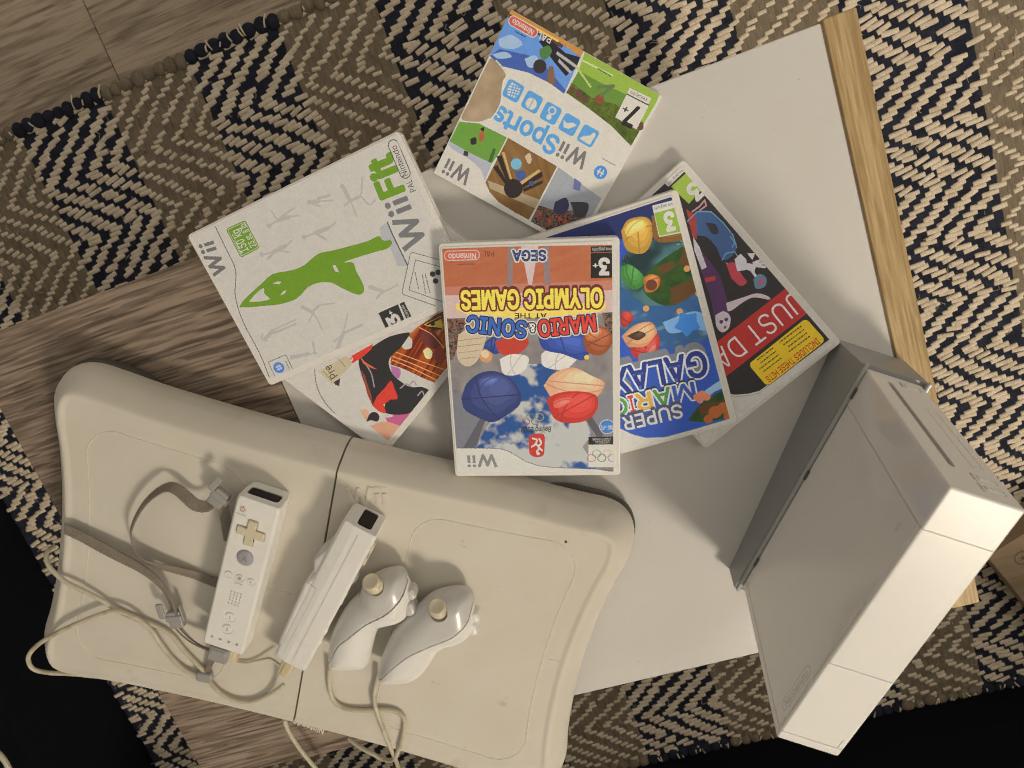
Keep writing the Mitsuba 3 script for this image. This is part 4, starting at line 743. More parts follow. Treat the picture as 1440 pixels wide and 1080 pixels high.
A('turf_print', (0.16,0.385,0.059), [(62.1,21.6),(48.3,15.7),(24.9,14.7),(24.8,26.7),(26.1,36.8),(44.4,38),(62.5,37.7)]); C.add('golf_patch_print', (0.471,0.134,0.053), blob([(44.9,23.1),(43.4,18.7),(39.9,23.1),(41.4,27.4)])); C.add('golf_patch_print', (0.024,0.021,0.021), unary_union([blob([(49.1,28.8),(46,25.8),(43.5,29.5),(46.6,32)]), blob([(45.7,19.1),(43.9,16.3),(42.5,19.1)])])); C.add('golf_patch_print', (0.048,0.15,0.034), stroke([(29.2,27.3),(28.1,36.6)], 2.5))
A('path_print', (0.471,0.517,0.658), [(62.5,37.7),(44.4,38),(26.1,36.8),(25.1,50.5),(32.6,44.4),(42.2,42.3),(59.4,41.8),(62.4,40.4)]); C.add('golf_patch_print', (0.057,0.039,0.046), Polygon([(49.5,38.4),(46,37.9),(45.1,41.1),(48.5,41.9)]))
A('bowling_print', 'print_parquet', [(23.9,14.5),(-19.1,15.3),(-19.1,60.7),(-5.7,60.9),(8.3,60),(17.7,56.7),(24.1,51.8)])
A('lane_print', (0.471,0.385,0.256), [(23.3,49.5),(-19.3,43.3),(-19.4,50.7),(19,54.2)])
for q in ([(25.5,30.7),(22.2,28),(6.9,42.6),(8.5,44.4)],[(24.1,39),(21.8,36),(7.2,44.6),(8.6,46.4)],[(0.2,40.9),(-10.7,24.1),(-13.1,26.8),(-3.4,42.2)],[(-3.5,42.5),(-14.5,29.3),(-15.2,31.7),(-5.8,43.9)]): A('pin_print', (0.024,0.017,0.016), q)
for q in ([(23.3,25.9),(21.4,24.9),(5.8,41.1),(6.6,42.1)],[(1.4,40.5),(-7.7,23.8),(-9.8,24.2),(-1,41.3)]): A('pin_print', (0.645,0.448,0.182), q)
C.add('blue_patch_print', (0.057,0.118,0.377), blob([(7.8,33.9),(2.2,30),(-1.5,33.5),(1.4,38.7)])); C.add('blue_patch_print', (0.195,0.517,0.807), Point(*[(9.4,28.4)][0]).buffer(4.2)); C.add('bowling_figure_print', (0.645,0.553,0.411), blob([(6.4,20.5),(3.9,16.5),(0.2,20.8),(1.1,24)])); C.add('blue_patch_print', (0.053,0.095,0.313), blob([(-5.3,35.2),(-8.5,33.4),(-9.8,36.4),(-6.9,37.4)]))
C.add('ball_print', (0.024,0.015,0.018), Point(*[(2.9,45.6)][0]).buffer(7.2))
A('arena_print', (0.382,0.435,0.526), [(-20.3,15.3),(-60.8,19.9),(-60.7,33.2),(-55.6,46.3),(-44,60.1),(-20.7,60.9)]); A('arena_print', (0.143,0.179,0.448), [(-35,16.6),(-41.4,17.1),(-43.4,23),(-37.8,24.2)]); A('arena_crowd_print', 'print_crowd', [(-20.5,47.3),(-37,44.1),(-55,31.6),(-57.6,39.5),(-54.3,50.8),(-44.4,60.9),(-20.9,61.2)]); C.add('arena_figure_print', (0.037,0.037,0.13), blob([(-30.4,39.2),(-36.2,32.4),(-41.6,36.9),(-40.8,43.9),(-33.3,46.1)])); C.add('arena_figure_print', (0.04,0.043,0.069), blob([(-40.8,33.6),(-53,28),(-56.3,35.5),(-50.9,41.3)]))
for q in [(-33.5,53.5),(-39.9,48.7),(-24.4,52.7),(-45.1,48.2)]: C.add('arena_light_print', (0.645,0.066,0.053), Point(*q).buffer(1.6))
C.finish(k, M, .00592)
torn = Polygon(curve([(61.7,-28.7),(57.1,-29),(51.2,-27.1),(45.7,-24),(45.7,-19),(43.5,-12.5),(41,-6.6),(40.3,-0.4),(41.5,7.2),(46.5,12.7),(52.6,16.5),(61.7,18.7),(61.8,5.7),(62.2,-11.2)], 5)).buffer(0)
put(k + '__torn_patch', extr(affinity.scale(torn, .001, .001, origin=(0, 0)), .00035, .0058), 'mat_torn', 30, M)
edge = LineString(curve([(57.3,-29.3),(51.3,-27.3),(45.7,-24),(45.7,-19),(43.5,-12.5),(41,-6.6),(40.3,-0.4),(41.5,7.2),(46.4,12.9)], 8)); ec = list(edge.coords)
put(k + '__torn_edge', cat([tube([(x * .001, y * .001, .0060 + .0003 * math.sin(i * 1.7)) for i, (x, y) in enumerate(ec)], .0007, 6)]), 'mat_sleeve', True, M)

# ------------------------------------------------------------------ balance board
BZ = 0.0525
tag('balance_board', 'cream white balance board with dark centre split and grey base', 'balance board')
MB = pose(0.2316, 0.1921, -0.5665, 0.0)
q_ = [(0, 148), (60, 148.4), (110, 150), (165, 153), (202, 157), (224, 158.2), (240, 153.5), (250.5, 142), (255, 126), (254.2, 108), (249.5, 84), (245.8, 52), (244, 22), (243.5, 0)]
q2 = [(x, -y) for x, y in q_[::-1][1:]]
h = q_ + q2; full = h + [(-x, y) for x, y in h[::-1][1:-1]]
outl = Polygon([tuple(p) for p in spline(full + [full[0]], 5)][:-1]).buffer(0)
def resamp(poly, n=300):
    e = poly.exterior; a0 = 0
    pts = np.array([e.interpolate((i / n) * e.length).coords[0] for i in range(n)])
    ang = np.arctan2(pts[:, 1], pts[:, 0]); i = int(np.argmin(np.abs(ang))); pts = np.roll(pts, -i, 0)
    if (pts[5, 1] - pts[0, 1]) < 0: pts = pts[::-1]
    return pts
def fan(poly, angs):
    """boundary of a star-shaped outline along fixed directions"""
    out = []
    for a in angs:
        r = LineString([(0, 0), (math.cos(a) * 400, math.sin(a) * 400)]).intersection(poly.exterior)
        p = np.array(r.coords[0] if r.geom_type == 'Point' else r.geoms[0].coords[0]); out.append(p)
    return np.array(out)
base = resamp(outl, 320); ANG = np.arctan2(base[:, 1], base[:, 0])
def bring(d, z): return [(x * .001, y * .001, z) for x, y in fan(outl.buffer(-d, quad_segs=8), ANG)]
def asym(R):
    # the corner beside the topmost case is a little lower than the others
    out = []
    for x, y, z in R:
        t = min(max((x - .13) / .09, 0), 1); out.append((x, y - (.0075 * t * t * (3 - 2 * t) * min(max(y / .08, 0), 1)), z))
    return out
_br = bring
def bring(d, z): return asym(_br(d, z))
rings = [bring(3, .0150), bring(.6, .0170), bring(0, .020), bring(0, .0250), bring(.9, .0285), bring(4, .0365), bring(13.5, .0482), bring(16.2, .0509), bring(17.6, .0522), bring(19.0, .0528), bring(20.6, .0528), bring(22, .0523), bring(23.6, .0517), bring(25, .0516), bring(60, .0516)]
sh = m3.Manifold(trimesh_to_m3(loft(rings)))
L_, R_ = sh.trim_by_plane([-1, 0, 0], .0009), sh.trim_by_plane([1, 0, 0], .0009)
put('balance_board__left_shell', L_, 'mat_board', 30, MB); put('balance_board__right_shell', R_, 'mat_board', 30, MB)
def foot_ring(d, z):
    a, b = np.array(bring(0, z)), np.array(bring(9, z)); t = np.clip((np.abs(a[:, :1]) - .165) / .03, 0, 1); t = t * t * (3 - 2 * t)
    c = b + (a * [1.007, 1.011, 1] - b) * t; return [tuple(q) for q in c * [1 - d * .005, 1 - d * .008, 1]]
put('balance_board__base', loft([foot_ring(4, .0045), foot_ring(1.5, .006), foot_ring(.6, .009), foot_ring(.4, .0145), foot_ring(1.6, .0162)]), 'mat_board_base', 30, MB)
for x in (-.205, .205):
    for y in (-.115, .115): put('balance_board__foot', cyl(.026, .0052, (x, y, 0)), 'mat_board_base', 30, MB)
ZT = .0516
def rrect(x0, x1, y0, y1, r, skew=0):
    p = box(x0 + r, y0 + r, x1 - r, y1 - r).buffer(r, quad_segs=10).exterior.coords; return [(x * .001, y * .001) for x, y in p]
for s in (-1, 1):
    inner = outl.buffer(-39, quad_segs=10).intersection(box(71, -200, 300, 200)).buffer(-26).buffer(26, quad_segs=10)
    pts = [(s * x * .001, y * .001, ZT - .0004) for x, y in inner.exterior.coords]
    put('balance_board__foot_area_rim', tube(pts, .00085, 6), 'mat_board', True, MB)
    pad = affinity.scale(inner.buffer(-1.4), s * .001, .001, origin=(0, 0))
    put('balance_board__foot_pad', extr(pad, .00025, ZT - .00008), 'mat_board', 30, MB)
    put('balance_board__seam', tube([(s * .030 if False else s * .0011, .004, ZT - .00035), (s * .12, .004, ZT - .00035), (s * .226, .004, ZT - .00035)], .0006, 6), 'mat_board', True, MB)
put('balance_board__painted_screw_hole', cyl(.0011, .0004, (.196, .118, ZT)), 'mat_dark', 30, MB)  # raised black disc, paints the shade inside a screw hole
def lettering3d(g, p0, p1, h, up, z, hz, x0, x1):
    return extr(affinity.scale(along(g, p0, p1, h, x0, x1), 1, 1), hz, z)
wp = [(0.2973,0.2703),(0.3301,0.2603),(0.3039,0.2858)]
def fromworld(w): 
    q = np.linalg.inv(MB) @ np.array([w[0], w[1], 0, 1]); return (q[0], q[1])
a_, b_ = fromworld(wp[0]), fromworld(wp[1])
put('balance_board__emblem', extr(along(LOGO, a_, b_, .017, -.1, 1.93), .0015, ZT - .0002), 'mat_emboss', 30, MB)
wp = [(0.187,0.0669),(0.1633,0.0849)]
a_, b_ = fromworld(wp[0]), fromworld(wp[1]); g = text2d('Nintendo', True); bb = g.bounds
put('balance_board__maker_lettering', extr(along(g, a_, b_, .0062, bb[0], bb[2]), .0009, ZT - .0002), 'mat_emboss', 30, MB)

# ------------------------------------------------------------------ remotes
def remote(label, M):
    k = tag(numbered('remote_controller'), label, 'remote controller', None)
    W, L, H = .0362, .148, .0300
    # cross-section: flat face above, rounded flanks, narrower back
    prof = Polygon([(-.0166, .0150), (.0166, .0150), (.0181, .0128), (.0181, -.004), (.0162, -.0128), (.0140, -.0150), (-.0140, -.0150), (-.0162, -.0128), (-.0181, -.004), (-.0181, .0128)]).buffer(-.0018).buffer(.0018, quad_segs=4)
    pp = np.array(prof.exterior.coords[:-1])
    R = []
    for y, s in ((-.0740, .90), (-.0734, .955), (-.0722, .985), (-.0700, 1.0), (.0690, 1.0), (.0715, .985), (.0732, .95), (.0740, .88)):
        R.append([(p[0] * s, y, p[1] * s) for p in pp])
    body = m3.Manifold(trimesh_to_m3(orient(loft(R))))
    trig = m3.Manifold.batch_hull([m3.Manifold.sphere(.003, 12).translate([x, y, z]) for x in (-.0105, .0105) for y, z in ((.045, -.0125), (.026, -.0188), (.020, -.0125), (.012, -.0130))])
    body = body + m3.Manifold.batch_hull([m3.Manifold.sphere(.003, 12).translate([x, y, z]) for x in (-.0125, .0125) for y, z in ((.016, -.012), (.004, -.0165), (-.06, -.0135), (-.055, -.012))])
    cut = cube(-.03, .03, -.2, .069, .0006, .0012) - cube(-.0172, .0172, -.3, .3, -.1, .1)          # seam between the halves
    cut = cut + (cube(-.03, .03, -.064, .006, -.0086, -.0081) - cube(-.0166, .0166, -.3, .3, -.1, .1)) + (cube(-.03, .03, .0055, .006, -.05, -.0082) - cube(-.0135, .0135, -.3, .3, -.0162, .1))
    for x, y, r in ((-.0108, .0630, .0031), (0, .0205, .0076), (-.0098, .0003, .0038), (0, .0003, .0040), (.0098, .0003, .0038), (0, -.0395, .0053), (0, -.0520, .0053)):
        cut = cut + cyl(r, .01, (x, y, .0143))
    for x in (-.0042, -.0014, .0014, .0042):
        for y in np.linspace(-.0265, -.0145, 5): cut = cut + cyl(.00078, .01, (x, y, .0120), 10)
    for x in (-.0111, -.0037, .0037, .0111): cut = cut + cube(x - .0011, x + .0011, -.0654, -.0632, .0120, .02)
    cut = cut + (rbox(.0265, .02, .0125, .003, 16, (0, .0790, .0020)))
    cut = cut + rbox(.0085, .0245, .01, .0008, 8, (0, .0445, .0190)) + rbox(.0245, .0085, .01, .0008, 8, (0, .0445, .0190))
    put(k + '__body', body - cut, 'mat_white', 32, M)
    put(k + '__trigger', trig, 'mat_greyplate', 40, M)
    put(k + '__sensor_window', rbox(.0258, .0044, .0120, .0018, 16, (0, .0718, .0020)), 'mat_black_gloss', 35, M)
    put(k + '__direction_pad', rbox(.0072, .0228, .0034, .0008, 10, (0, .0445, .0153)) + rbox(.0228, .0072, .0034, .0008, 10, (0, .0445, .0153)), 'mat_cream_plastic', 35, M)
    dome = trimesh.creation.icosphere(3); dome.apply_scale([.0069, .0069, .0026]); dome.apply_translation([0, .0205, .0146])
    put(k + '__round_button', dome, 'mat_smoke', True, M)
    put(k + '__button_letter', extr(affinity.translate(affinity.scale(text2d('A'), .0050, .0050, origin=(0, 0)), -.0018, .0183), .0002, .01715), 'mat_mark', 30, M)
    put(k + '__power_button', cyl(.0026, .0012, (-.0108, .0630, .0142), r2=.0023), 'mat_white', 30, M)
    rr = Point(-.0108, .0630).buffer(.0019); put(k + '__power_symbol', extr(rr.difference(rr.buffer(-.0006)).union(box(-.0110, .0630, -.0106, .0655)), .0002, .0153), 'mat_red', 30, M)
    pw = text2d('POWER'); bb = pw.bounds; put(k + '__power_lettering', extr(along(pw, (-.0150, .0573), (-.0066, .0573), .0014, bb[0], bb[2]), .0001, .01502), 'mat_mark', False, M)
    for x, y, r, sy in ((-.0098, .0003, .0031, '-'), (0, .0003, .0033, 'h'), (.0098, .0003, .0031, '+'), (0, -.0395, .0045, '1'), (0, -.0520, .0045, '2')):
        put(k + '__button', cyl(r, .0014, (x, y, .0142), r2=r * .86), 'mat_white', 30, M)
        if sy == 'h': g = Point(x, y).buffer(.0015).difference(Point(x, y).buffer(.0009)).union(Point(x, y).buffer(.0005))
        else:
            g = text2d(sy); bb = g.bounds; s = .0030; g = affinity.translate(affinity.scale(g, s, s, origin=((bb[0] + bb[2]) / 2, (bb[1] + bb[3]) / 2)), x - (bb[0] + bb[2]) / 2, y - (bb[1] + bb[3]) / 2)
        put(k + '__button_mark', extr(g, .00012, .01558), 'mat_mark', False, M)
    g = text2d('HOME'); bb = g.bounds; put(k + '__home_lettering', extr(along(g, (-.0036, -.0058), (.0036, -.0058), .0013, bb[0], bb[2]), .0001, .01502), 'mat_mark', False, M)
    put(k + '__connector_plug', rbox(.0195, .0215, .0115, .0022, 12, (0, -.0848, -.001)), 'mat_cream_plastic', 35, M)
    put(k + '__plug_clip', cat([cube(-.0112, -.0094, -.094, -.078, -.003, .002), cube(.0094, .0112, -.094, -.078, -.003, .002), cube(-.0045, .0045, -.092, -.080, .0044, .0056)]), 'mat_yellowed', 30, M)
    return k
def orient(m):
    m = trimesh.Trimesh(m.vertices, m.faces, process=True)
    if m.volume < 0: m.invert()
    return m
# first: face up; second: on its side, face to the right
p_ = [(0.1569,0.1928),(0.2414,0.3018)]
a, b = np.array(p_[0]), np.array(p_[1]); c = (a + b) / 2; t = (b - a) / np.linalg.norm(b - a); n = np.array([t[1], -t[0]])
M1 = frame([c[0], c[1], ZT + .0153], [n[0], n[1], 0], [t[0], t[1], 0], [0, 0, 1])
r1 = remote('white remote lying face up with its buttons showing', M1)
p_ = [(0.1955,0.1508),(0.3163,0.2622)]
a, b = np.array(p_[0]), np.array(p_[1]); t = (b - a) / np.linalg.norm(b - a); n = np.array([t[1], -t[0]]); c = b - t * .0735
M2 = frame([c[0] , c[1], ZT + .0184], [0, 0, 1], [t[0], t[1], 0], [n[0], n[1], 0])
M2[:3, 0] = np.cross(M2[:3, 1], M2[:3, 2])
r2 = remote('white remote lying on its side with its black sensor end up', M2)
E3 = text2d('Nintendo', True); bb = E3.bounds
# raised lettering on the flank
Mf = M2 @ frame([.0181, 0, 0], [0, 1, 0], [0, 0, 1], [1, 0, 0])
put(r2 + '__flank_lettering', extr(along(E3, (-.060, -.0055), (-.022, -.0055), .0050, bb[0], bb[2]), .0002, -.0001), 'mat_white', 30, Mf)

# ------------------------------------------------------------------ wrist straps with sliders
def slider(k, o, ang, flat_=0.0):
    Mx = pose(o[0], o[1], ang, o[2])
    put(k + '__slider', cat([rbox(.0130, .0165, .0068, .0016, 10), rbox(.0150, .0060, .0085, .0014, 10, (0, .002, .0002))]), 'mat_grey', 35, Mx)
    put(k + '__slider_tab', cat([rbox(.0060, .0150, .0022, .0009, 8, (-.0095, .0105, .0035)), rbox(.0016, .016, .0050, .0007, 8, (.0082, .0065, .001))]), 'mat_grey', 35, Mx)
# strap of the second remote: runs beneath the first one and loops to the left
P = [(0.1879,0.2721,0.056),(0.1957,0.2895,0.06),(0.2047,0.3083,0.066)]
k = r2 + '__wrist_strap'
put(k, ribbon(spline(P, 8), .0085, .0013, 12), 'mat_strap', 35)
P = [(0.2009,0.3128,0.066),(0.1901,0.31,0.066),(0.1819,0.3139,0.066),(0.1775,0.3226,0.066),(0.1734,0.3306,0.066),(0.1664,0.3354,0.066),(0.1524,0.3332,0.065),(0.138,0.3268,0.065),(0.1245,0.3172,0.065),(0.1144,0.3064,0.065),(0.1095,0.2932,0.064),(0.1107,0.2809,0.063),(0.1185,0.2709,0.061),(0.1295,0.2614,0.058),(0.142,0.2511,0.0555),(0.1533,0.2405,0.0545),(0.1699,0.2258,0.054)]
put(r2 + '__wrist_strap', ribbon(spline(P, 8), .0100, .0014, [30, 40, 55, 60, 62, 62, 60, 50, 35, 18, 8, 4]), 'mat_strap', 35)
q = [(0.2044,0.314,0.0665)][0]; slider(r2 + '__wrist_strap', q, math.radians(-62))
P = [(0.1855,0.1512,0.066),(0.1738,0.155,0.058),(0.1588,0.1541,0.0545),(0.1465,0.1548,0.054),(0.1363,0.164,0.054),(0.1346,0.1981,0.0535),(0.1603,0.2356,0.0535)]
put(r2 + '__strap_cord', tube(spline(P, 8), .0010, 8), 'mat_cable', True)
# strap of the first remote
P = [(0.0523,0.3256,0.057),(0.0624,0.317,0.0585),(0.0761,0.303,0.06),(0.0907,0.2881,0.0615),(0.1048,0.273,0.0625),(0.1138,0.2569,0.063),(0.1169,0.2402,0.0635),(0.115,0.2248,0.064)]
put(r1 + '__wrist_strap', ribbon(spline(P, 8), .0128, .0020, [10, 14, 10, 16, 24, 38, 45]), 'mat_strap', 35)
q = [(0.1135,0.2193,0.064)][0]; slider(r1 + '__wrist_strap', q, math.radians(-10))
for dv, dz in ((0, 0), (5, .001), (-4, .002)):
    P = [np.array(w) + [0.0006 * dv, -0.0006 * dv, dz] for w in [(0.1114,0.2124,0.064),(0.115,0.2019,0.0645),(0.1214,0.1929,0.066),(0.1305,0.1857,0.068),(0.1397,0.1801,0.069)]]
    put(r1 + '__wrist_strap_band', ribbon(spline(P, 6), .0036, .0012, 40), 'mat_strap', 35)
P = [(0.1332,0.1773,0.066),(0.1204,0.1669,0.06),(0.1113,0.1592,0.057),(0.1047,0.1531,0.056)]
for d in (-.0022, .0022): put(r1 + '__wrist_strap_band', ribbon(spline([np.array(w) + [d, d * .3, 0] for w in P], 6), .0028, .0012, 15), 'mat_strap', 35)
q = [(0.1428,0.1812,0.0725)][0]
Mx = frame(q, [n_ for n_ in M1[:3, 0]], M1[:3, 1], [0, 0, 1]); put(r1 + '__strap_clip', cat([rbox(.0175, .0150, .0090, .0018, 10), rbox(.0140, .0060, .0110, .0015, 10, (0, .003, 0))]), 'mat_grey', 35, Mx)

# ------------------------------------------------------------------ nunchuk-style hand controllers
def inflate(poly, H, R, step=.0017, z0=0.0, pw=2.0):
    """a rounded body over a plan outline (metres): half height H, edge radius R"""
    e = poly.exterior; nb = int(e.length / step); B = [e.interpolate(i / nb * e.length).coords[0] for i in range(nb)]
    x0, y0, x1, y1 = poly.bounds; ins = poly.buffer(-step * .7); G = []
    for i, yy in enumerate(np.arange(y0, y1, step * .87)):
        for xx in np.arange(x0 + (i % 2) * step / 2, x1, step): G.append((xx, yy))
    G = np.array(G); G = G[shapely.contains_xy(ins, G[:, 0], G[:, 1])]
    # rows close to the rim so that its curve is round
    for d in (.00025, .0007): 
        r = poly.buffer(-d).exterior; m = int(r.length / step); B2 = [r.interpolate(i / m * r.length).coords[0] for i in range(m)]; G = np.vstack([G, B2])
    V = np.vstack([np.array(B), G]); D = Delaunay(V); f = D.simplices; c = V[f].mean(1); f = f[shapely.contains_xy(poly, c[:, 0], c[:, 1])]
    d = shapely.distance(shapely.points(V), e); d[:nb] = 0
    hgt = H * np.sqrt(np.clip(1 - (1 - np.clip(d / R, 0, 1)) ** 2, 0, 1))
    top, bot = np.c_[V, z0 + hgt], np.c_[V, z0 - hgt]
    nrm = np.cross(top[f[:, 1]] - top[f[:, 0]], top[f[:, 2]] - top[f[:, 0]])[:, 2]; f[nrm < 0] = f[nrm < 0][:, ::-1]
    m = trimesh.Trimesh(np.vstack([top, bot]), np.vstack([f, f[:, ::-1] + len(V)]), process=False); m.merge_vertices(); return m, (V, hgt)
NZ = ZT + .0180
def hand_controller(label, out, seam, hole, stick, side):
    k = tag(numbered('hand_controller'), label, 'hand controller', None)
    poly = Polygon([tuple(p) for p in spline(list(out) + [out[0]], 5)][:-1]).buffer(0).buffer(-.0012).buffer(.0012)
    body, _ = inflate(poly, .0180, .0185, z0=NZ)
    sm = [tuple(p) for p in spline(seam, 8)]
    line = LineString(sm); s0, s1 = np.array(sm[0]), np.array(sm[-1])
    ext = LineString([tuple(s0 + (s0 - np.array(sm[2])) * 8)] + sm + [tuple(s1 + (s1 - np.array(sm[-3])) * 8)])
    halves = shapely.ops.split(poly, ext).geoms
    face = max((g for g in halves if g.contains(Point(*hole))), key=lambda g: g.area)
    lower = poly.difference(face)
    # two shells cut along the seam, the gap between them a real groove
    g0 = ext.buffer(.00022)
    cutter = lambda g: m3.Manifold.extrude(m3.CrossSection([np.array(shapely.geometry.polygon.orient(g, 1.0).exterior.coords[:-1])]), .2).translate([0, 0, -.05])
    bm = m3.Manifold(trimesh_to_m3(orient(body)))
    hp = Point(*hole).buffer(.0078)
    fm = bm ^ cutter(Polygon(face.buffer(.004).difference(g0.union(lower.buffer(.0001))).buffer(0).exterior) if face.buffer(.004).difference(g0.union(lower.buffer(.0001))).geom_type == 'Polygon' else max(face.buffer(.004).difference(g0.union(lower.buffer(.0001))).geoms, key=lambda g: g.area))
    lg = lower.buffer(.004).difference(g0.union(face.buffer(.0001))); lg = lg if lg.geom_type == 'Polygon' else max(lg.geoms, key=lambda g: g.area)
    lm = bm ^ cutter(lg)
    fm = fm - cyl(.0078, .05, (hole[0], hole[1], NZ + .0115))
    put(k + '__face_shell', fm, 'mat_greyplate', 40); put(k + '__rear_shell', lm, 'mat_white', 40)
    inner = body.copy(); inner.vertices = (inner.vertices - [*poly.centroid.coords[0], NZ]) * [.94, .94, .955] + [*poly.centroid.coords[0], NZ]
    put(k + '__core', m3.Manifold(trimesh_to_m3(orient(inner))) - cyl(.0078, .05, (hole[0], hole[1], NZ + .0115)), 'mat_grey', 40)
    st_ = np.array(hole) * .45 + np.array(stick) * .55
    h = np.array([*hole, NZ + .0125]); top = np.array([*st_, NZ + .0185])
    neck = tube([h, h * .5 + top * .5, top], .0056, 14)
    put(k + '__stick_cup', cyl(.0072, .0030, (hole[0], hole[1], NZ + .0118)), 'mat_cream_plastic', 30)
    ball = trimesh.creation.icosphere(3); ball.apply_scale([.0062, .0062, .0050]); ball.apply_translation(h + [0, 0, .002]); put(k + '__stick', cat([neck, ball]), 'mat_cream_plastic', 35)
    ax = (top - h) / np.linalg.norm(top - h); u = np.cross(ax, [0, 1, 0]); u /= np.linalg.norm(u); v = np.cross(ax, u)
    dsk = loft([[(r * math.cos(t), r * math.sin(t), z) for t in np.arange(28) * 2 * math.pi / 28] for r, z in ((.0050, -.0015), (.0066, -.0008), (.0072, .0004), (.0066, .0016), (.0056, .0019), (.0050, .0014), (.0020, .0011))])
    put(k + '__stick_cap', dsk, 'mat_cream_plastic', 35, frame(top, u, v, ax))
    return k
out1 = [(0.2858,0.1999),(0.2901,0.206),(0.2985,0.211),(0.3086,0.2135),(0.3177,0.2135),(0.3248,0.2117),(0.3283,0.2076),(0.3291,0.2013),(0.3287,0.1947),(0.3271,0.1878),(0.3231,0.179),(0.3184,0.1716),(0.314,0.1679),(0.3064,0.166),(0.2983,0.1661),(0.2896,0.166),(0.2833,0.1601),(0.2757,0.1494),(0.2682,0.1384),(0.2631,0.1333),(0.2544,0.1341),(0.2435,0.1366),(0.2346,0.141),(0.233,0.1457),(0.2366,0.1552),(0.2448,0.1686),(0.257,0.1818),(0.2707,0.193),(0.2797,0.1979)]
seam1 = [(0.3287,0.2045),(0.3282,0.1991),(0.3229,0.1927),(0.3151,0.1876),(0.3029,0.183),(0.285,0.1788),(0.2667,0.1713),(0.2548,0.1657),(0.2429,0.1547),(0.2325,0.1445)]
h1 = [(0.3058,0.2092)][0]; s1 = [(0.308,0.2213)][0]
k1 = hand_controller('white hand controller with its stick beside the sideways remote', out1, seam1, h1, s1, 1)
b1 = [(0.3278,0.1894),(0.3217,0.177)]
put(k1 + '__trigger_button', rbox(.0080, .0105, .0150, .003, 12, (b1[0][0], b1[0][1], NZ)), 'mat_greyplate', 35); put(k1 + '__trigger_button', rbox(.0095, .0125, .0170, .003, 12, (b1[1][0], b1[1][1], NZ)), 'mat_greyplate', 35)
out2 = [(0.33,0.1764),(0.337,0.18),(0.3435,0.182),(0.3526,0.1826),(0.3633,0.1814),(0.3709,0.1781),(0.3742,0.1734),(0.3738,0.1655),(0.3721,0.1574),(0.3693,0.1482),(0.3644,0.1408),(0.3574,0.1358),(0.3474,0.1332),(0.3371,0.133),(0.3284,0.1299),(0.3169,0.1195),(0.305,0.1116),(0.2942,0.1094),(0.2809,0.1116),(0.2718,0.1157),(0.269,0.1204),(0.2735,0.129),(0.2843,0.1431),(0.2972,0.1562),(0.3096,0.1654),(0.3214,0.172)]
seam2 = [(0.3724,0.1635),(0.3664,0.1553),(0.3572,0.1504),(0.347,0.1471),(0.3289,0.1446),(0.3117,0.1418),(0.2965,0.1357),(0.2827,0.1278),(0.2698,0.1195)]
h2 = [(0.3481,0.1728)][0]; s2 = [(0.3521,0.1853)][0]
k2 = hand_controller('white hand controller with its stick out on the open board, rightmost on the board', out2, seam2, h2, s2, 1)
b2 = [(0.3714,0.1538),(0.3656,0.1442)]
put(k2 + '__trigger_button', rbox(.0075, .0100, .0150, .003, 12, (b2[0][0], b2[0][1], NZ)), 'mat_white', 35); put(k2 + '__trigger_button', rbox(.0085, .0120, .0165, .003, 12, (b2[1][0], b2[1][1], NZ)), 'mat_white', 35)

# ------------------------------------------------------------------ cables
CR = .0021
def cable(key, P, r=CR): put(key, tube(spline(P, 10), r, 10), 'mat_cable', True)
cable(k1 + '__cable', [(0.2261,0.1358,0.06),(0.2172,0.1222,0.0555),(0.211,0.1073,0.0545),(0.2099,0.0948,0.0545),(0.2164,0.085,0.0545),(0.2315,0.0785,0.0545),(0.2512,0.0744,0.055),(0.2627,0.068,0.055),(0.2648,0.0576,0.0548),(0.2574,0.0431,0.0545),(0.2457,0.027,0.0535),(0.2342,0.0146,0.048),(0.2195,0.0086,0.038),(0.2067,0.0167,0.034),(0.1966,0.0225,0.03),(0.1864,0.0299,0.024)])
cable(k2 + '__cable', [(0.2654,0.1156,0.06),(0.2551,0.1023,0.0555),(0.2485,0.09,0.0575),(0.2453,0.0737,0.0578),(0.2416,0.0494,0.055),(0.239,0.0274,0.052),(0.2356,0.0115,0.047),(0.2273,-0.0094,0.036),(0.2129,-0.0409,0.02)])
cable(k1 + '__long_cable', [(0.1069,0.1517,0.056),(0.0929,0.1599,0.0555),(0.0845,0.1732,0.0552),(0.0807,0.1937,0.056),(0.0802,0.2131,0.058),(0.0739,0.2293,0.06),(0.0631,0.2389,0.0605),(0.053,0.2414,0.06),(0.0272,0.2397,0.06),(-0.0079,0.2344,0.058),(-0.0382,0.2258,0.054),(-0.0574,0.2153,0.05),(-0.0645,0.201,0.046),(-0.0561,0.1904,0.042),(-0.0354,0.1797,0.038),(-0.0219,0.1685,0.032),(-0.0084,0.159,0.024)])
cable(k2 + '__long_cable', [(0.1074,0.1555,0.056),(0.0986,0.1802,0.0552),(0.0934,0.2019,0.0552),(0.0824,0.216,0.0555),(0.0666,0.2283,0.0555),(0.0575,0.2387,0.0558),(0.0509,0.2516,0.0575),(0.0409,0.2653,0.059),(0.0281,0.2795,0.059),(0.0198,0.294,0.057),(0.0158,0.3032,0.052),(0.0148,0.3074,0.045),(0.0134,0.307,0.036)])
cable(k1 + '__plug_cable', [(0.1043,0.1524,0.056),(0.1066,0.1452,0.0558),(0.1112,0.1308,0.0555),(0.1225,0.1192,0.055),(0.1376,0.115,0.055),(0.1541,0.1182,0.0555),(0.1694,0.125,0.06),(0.1792,0.1313,0.066)], .0019)
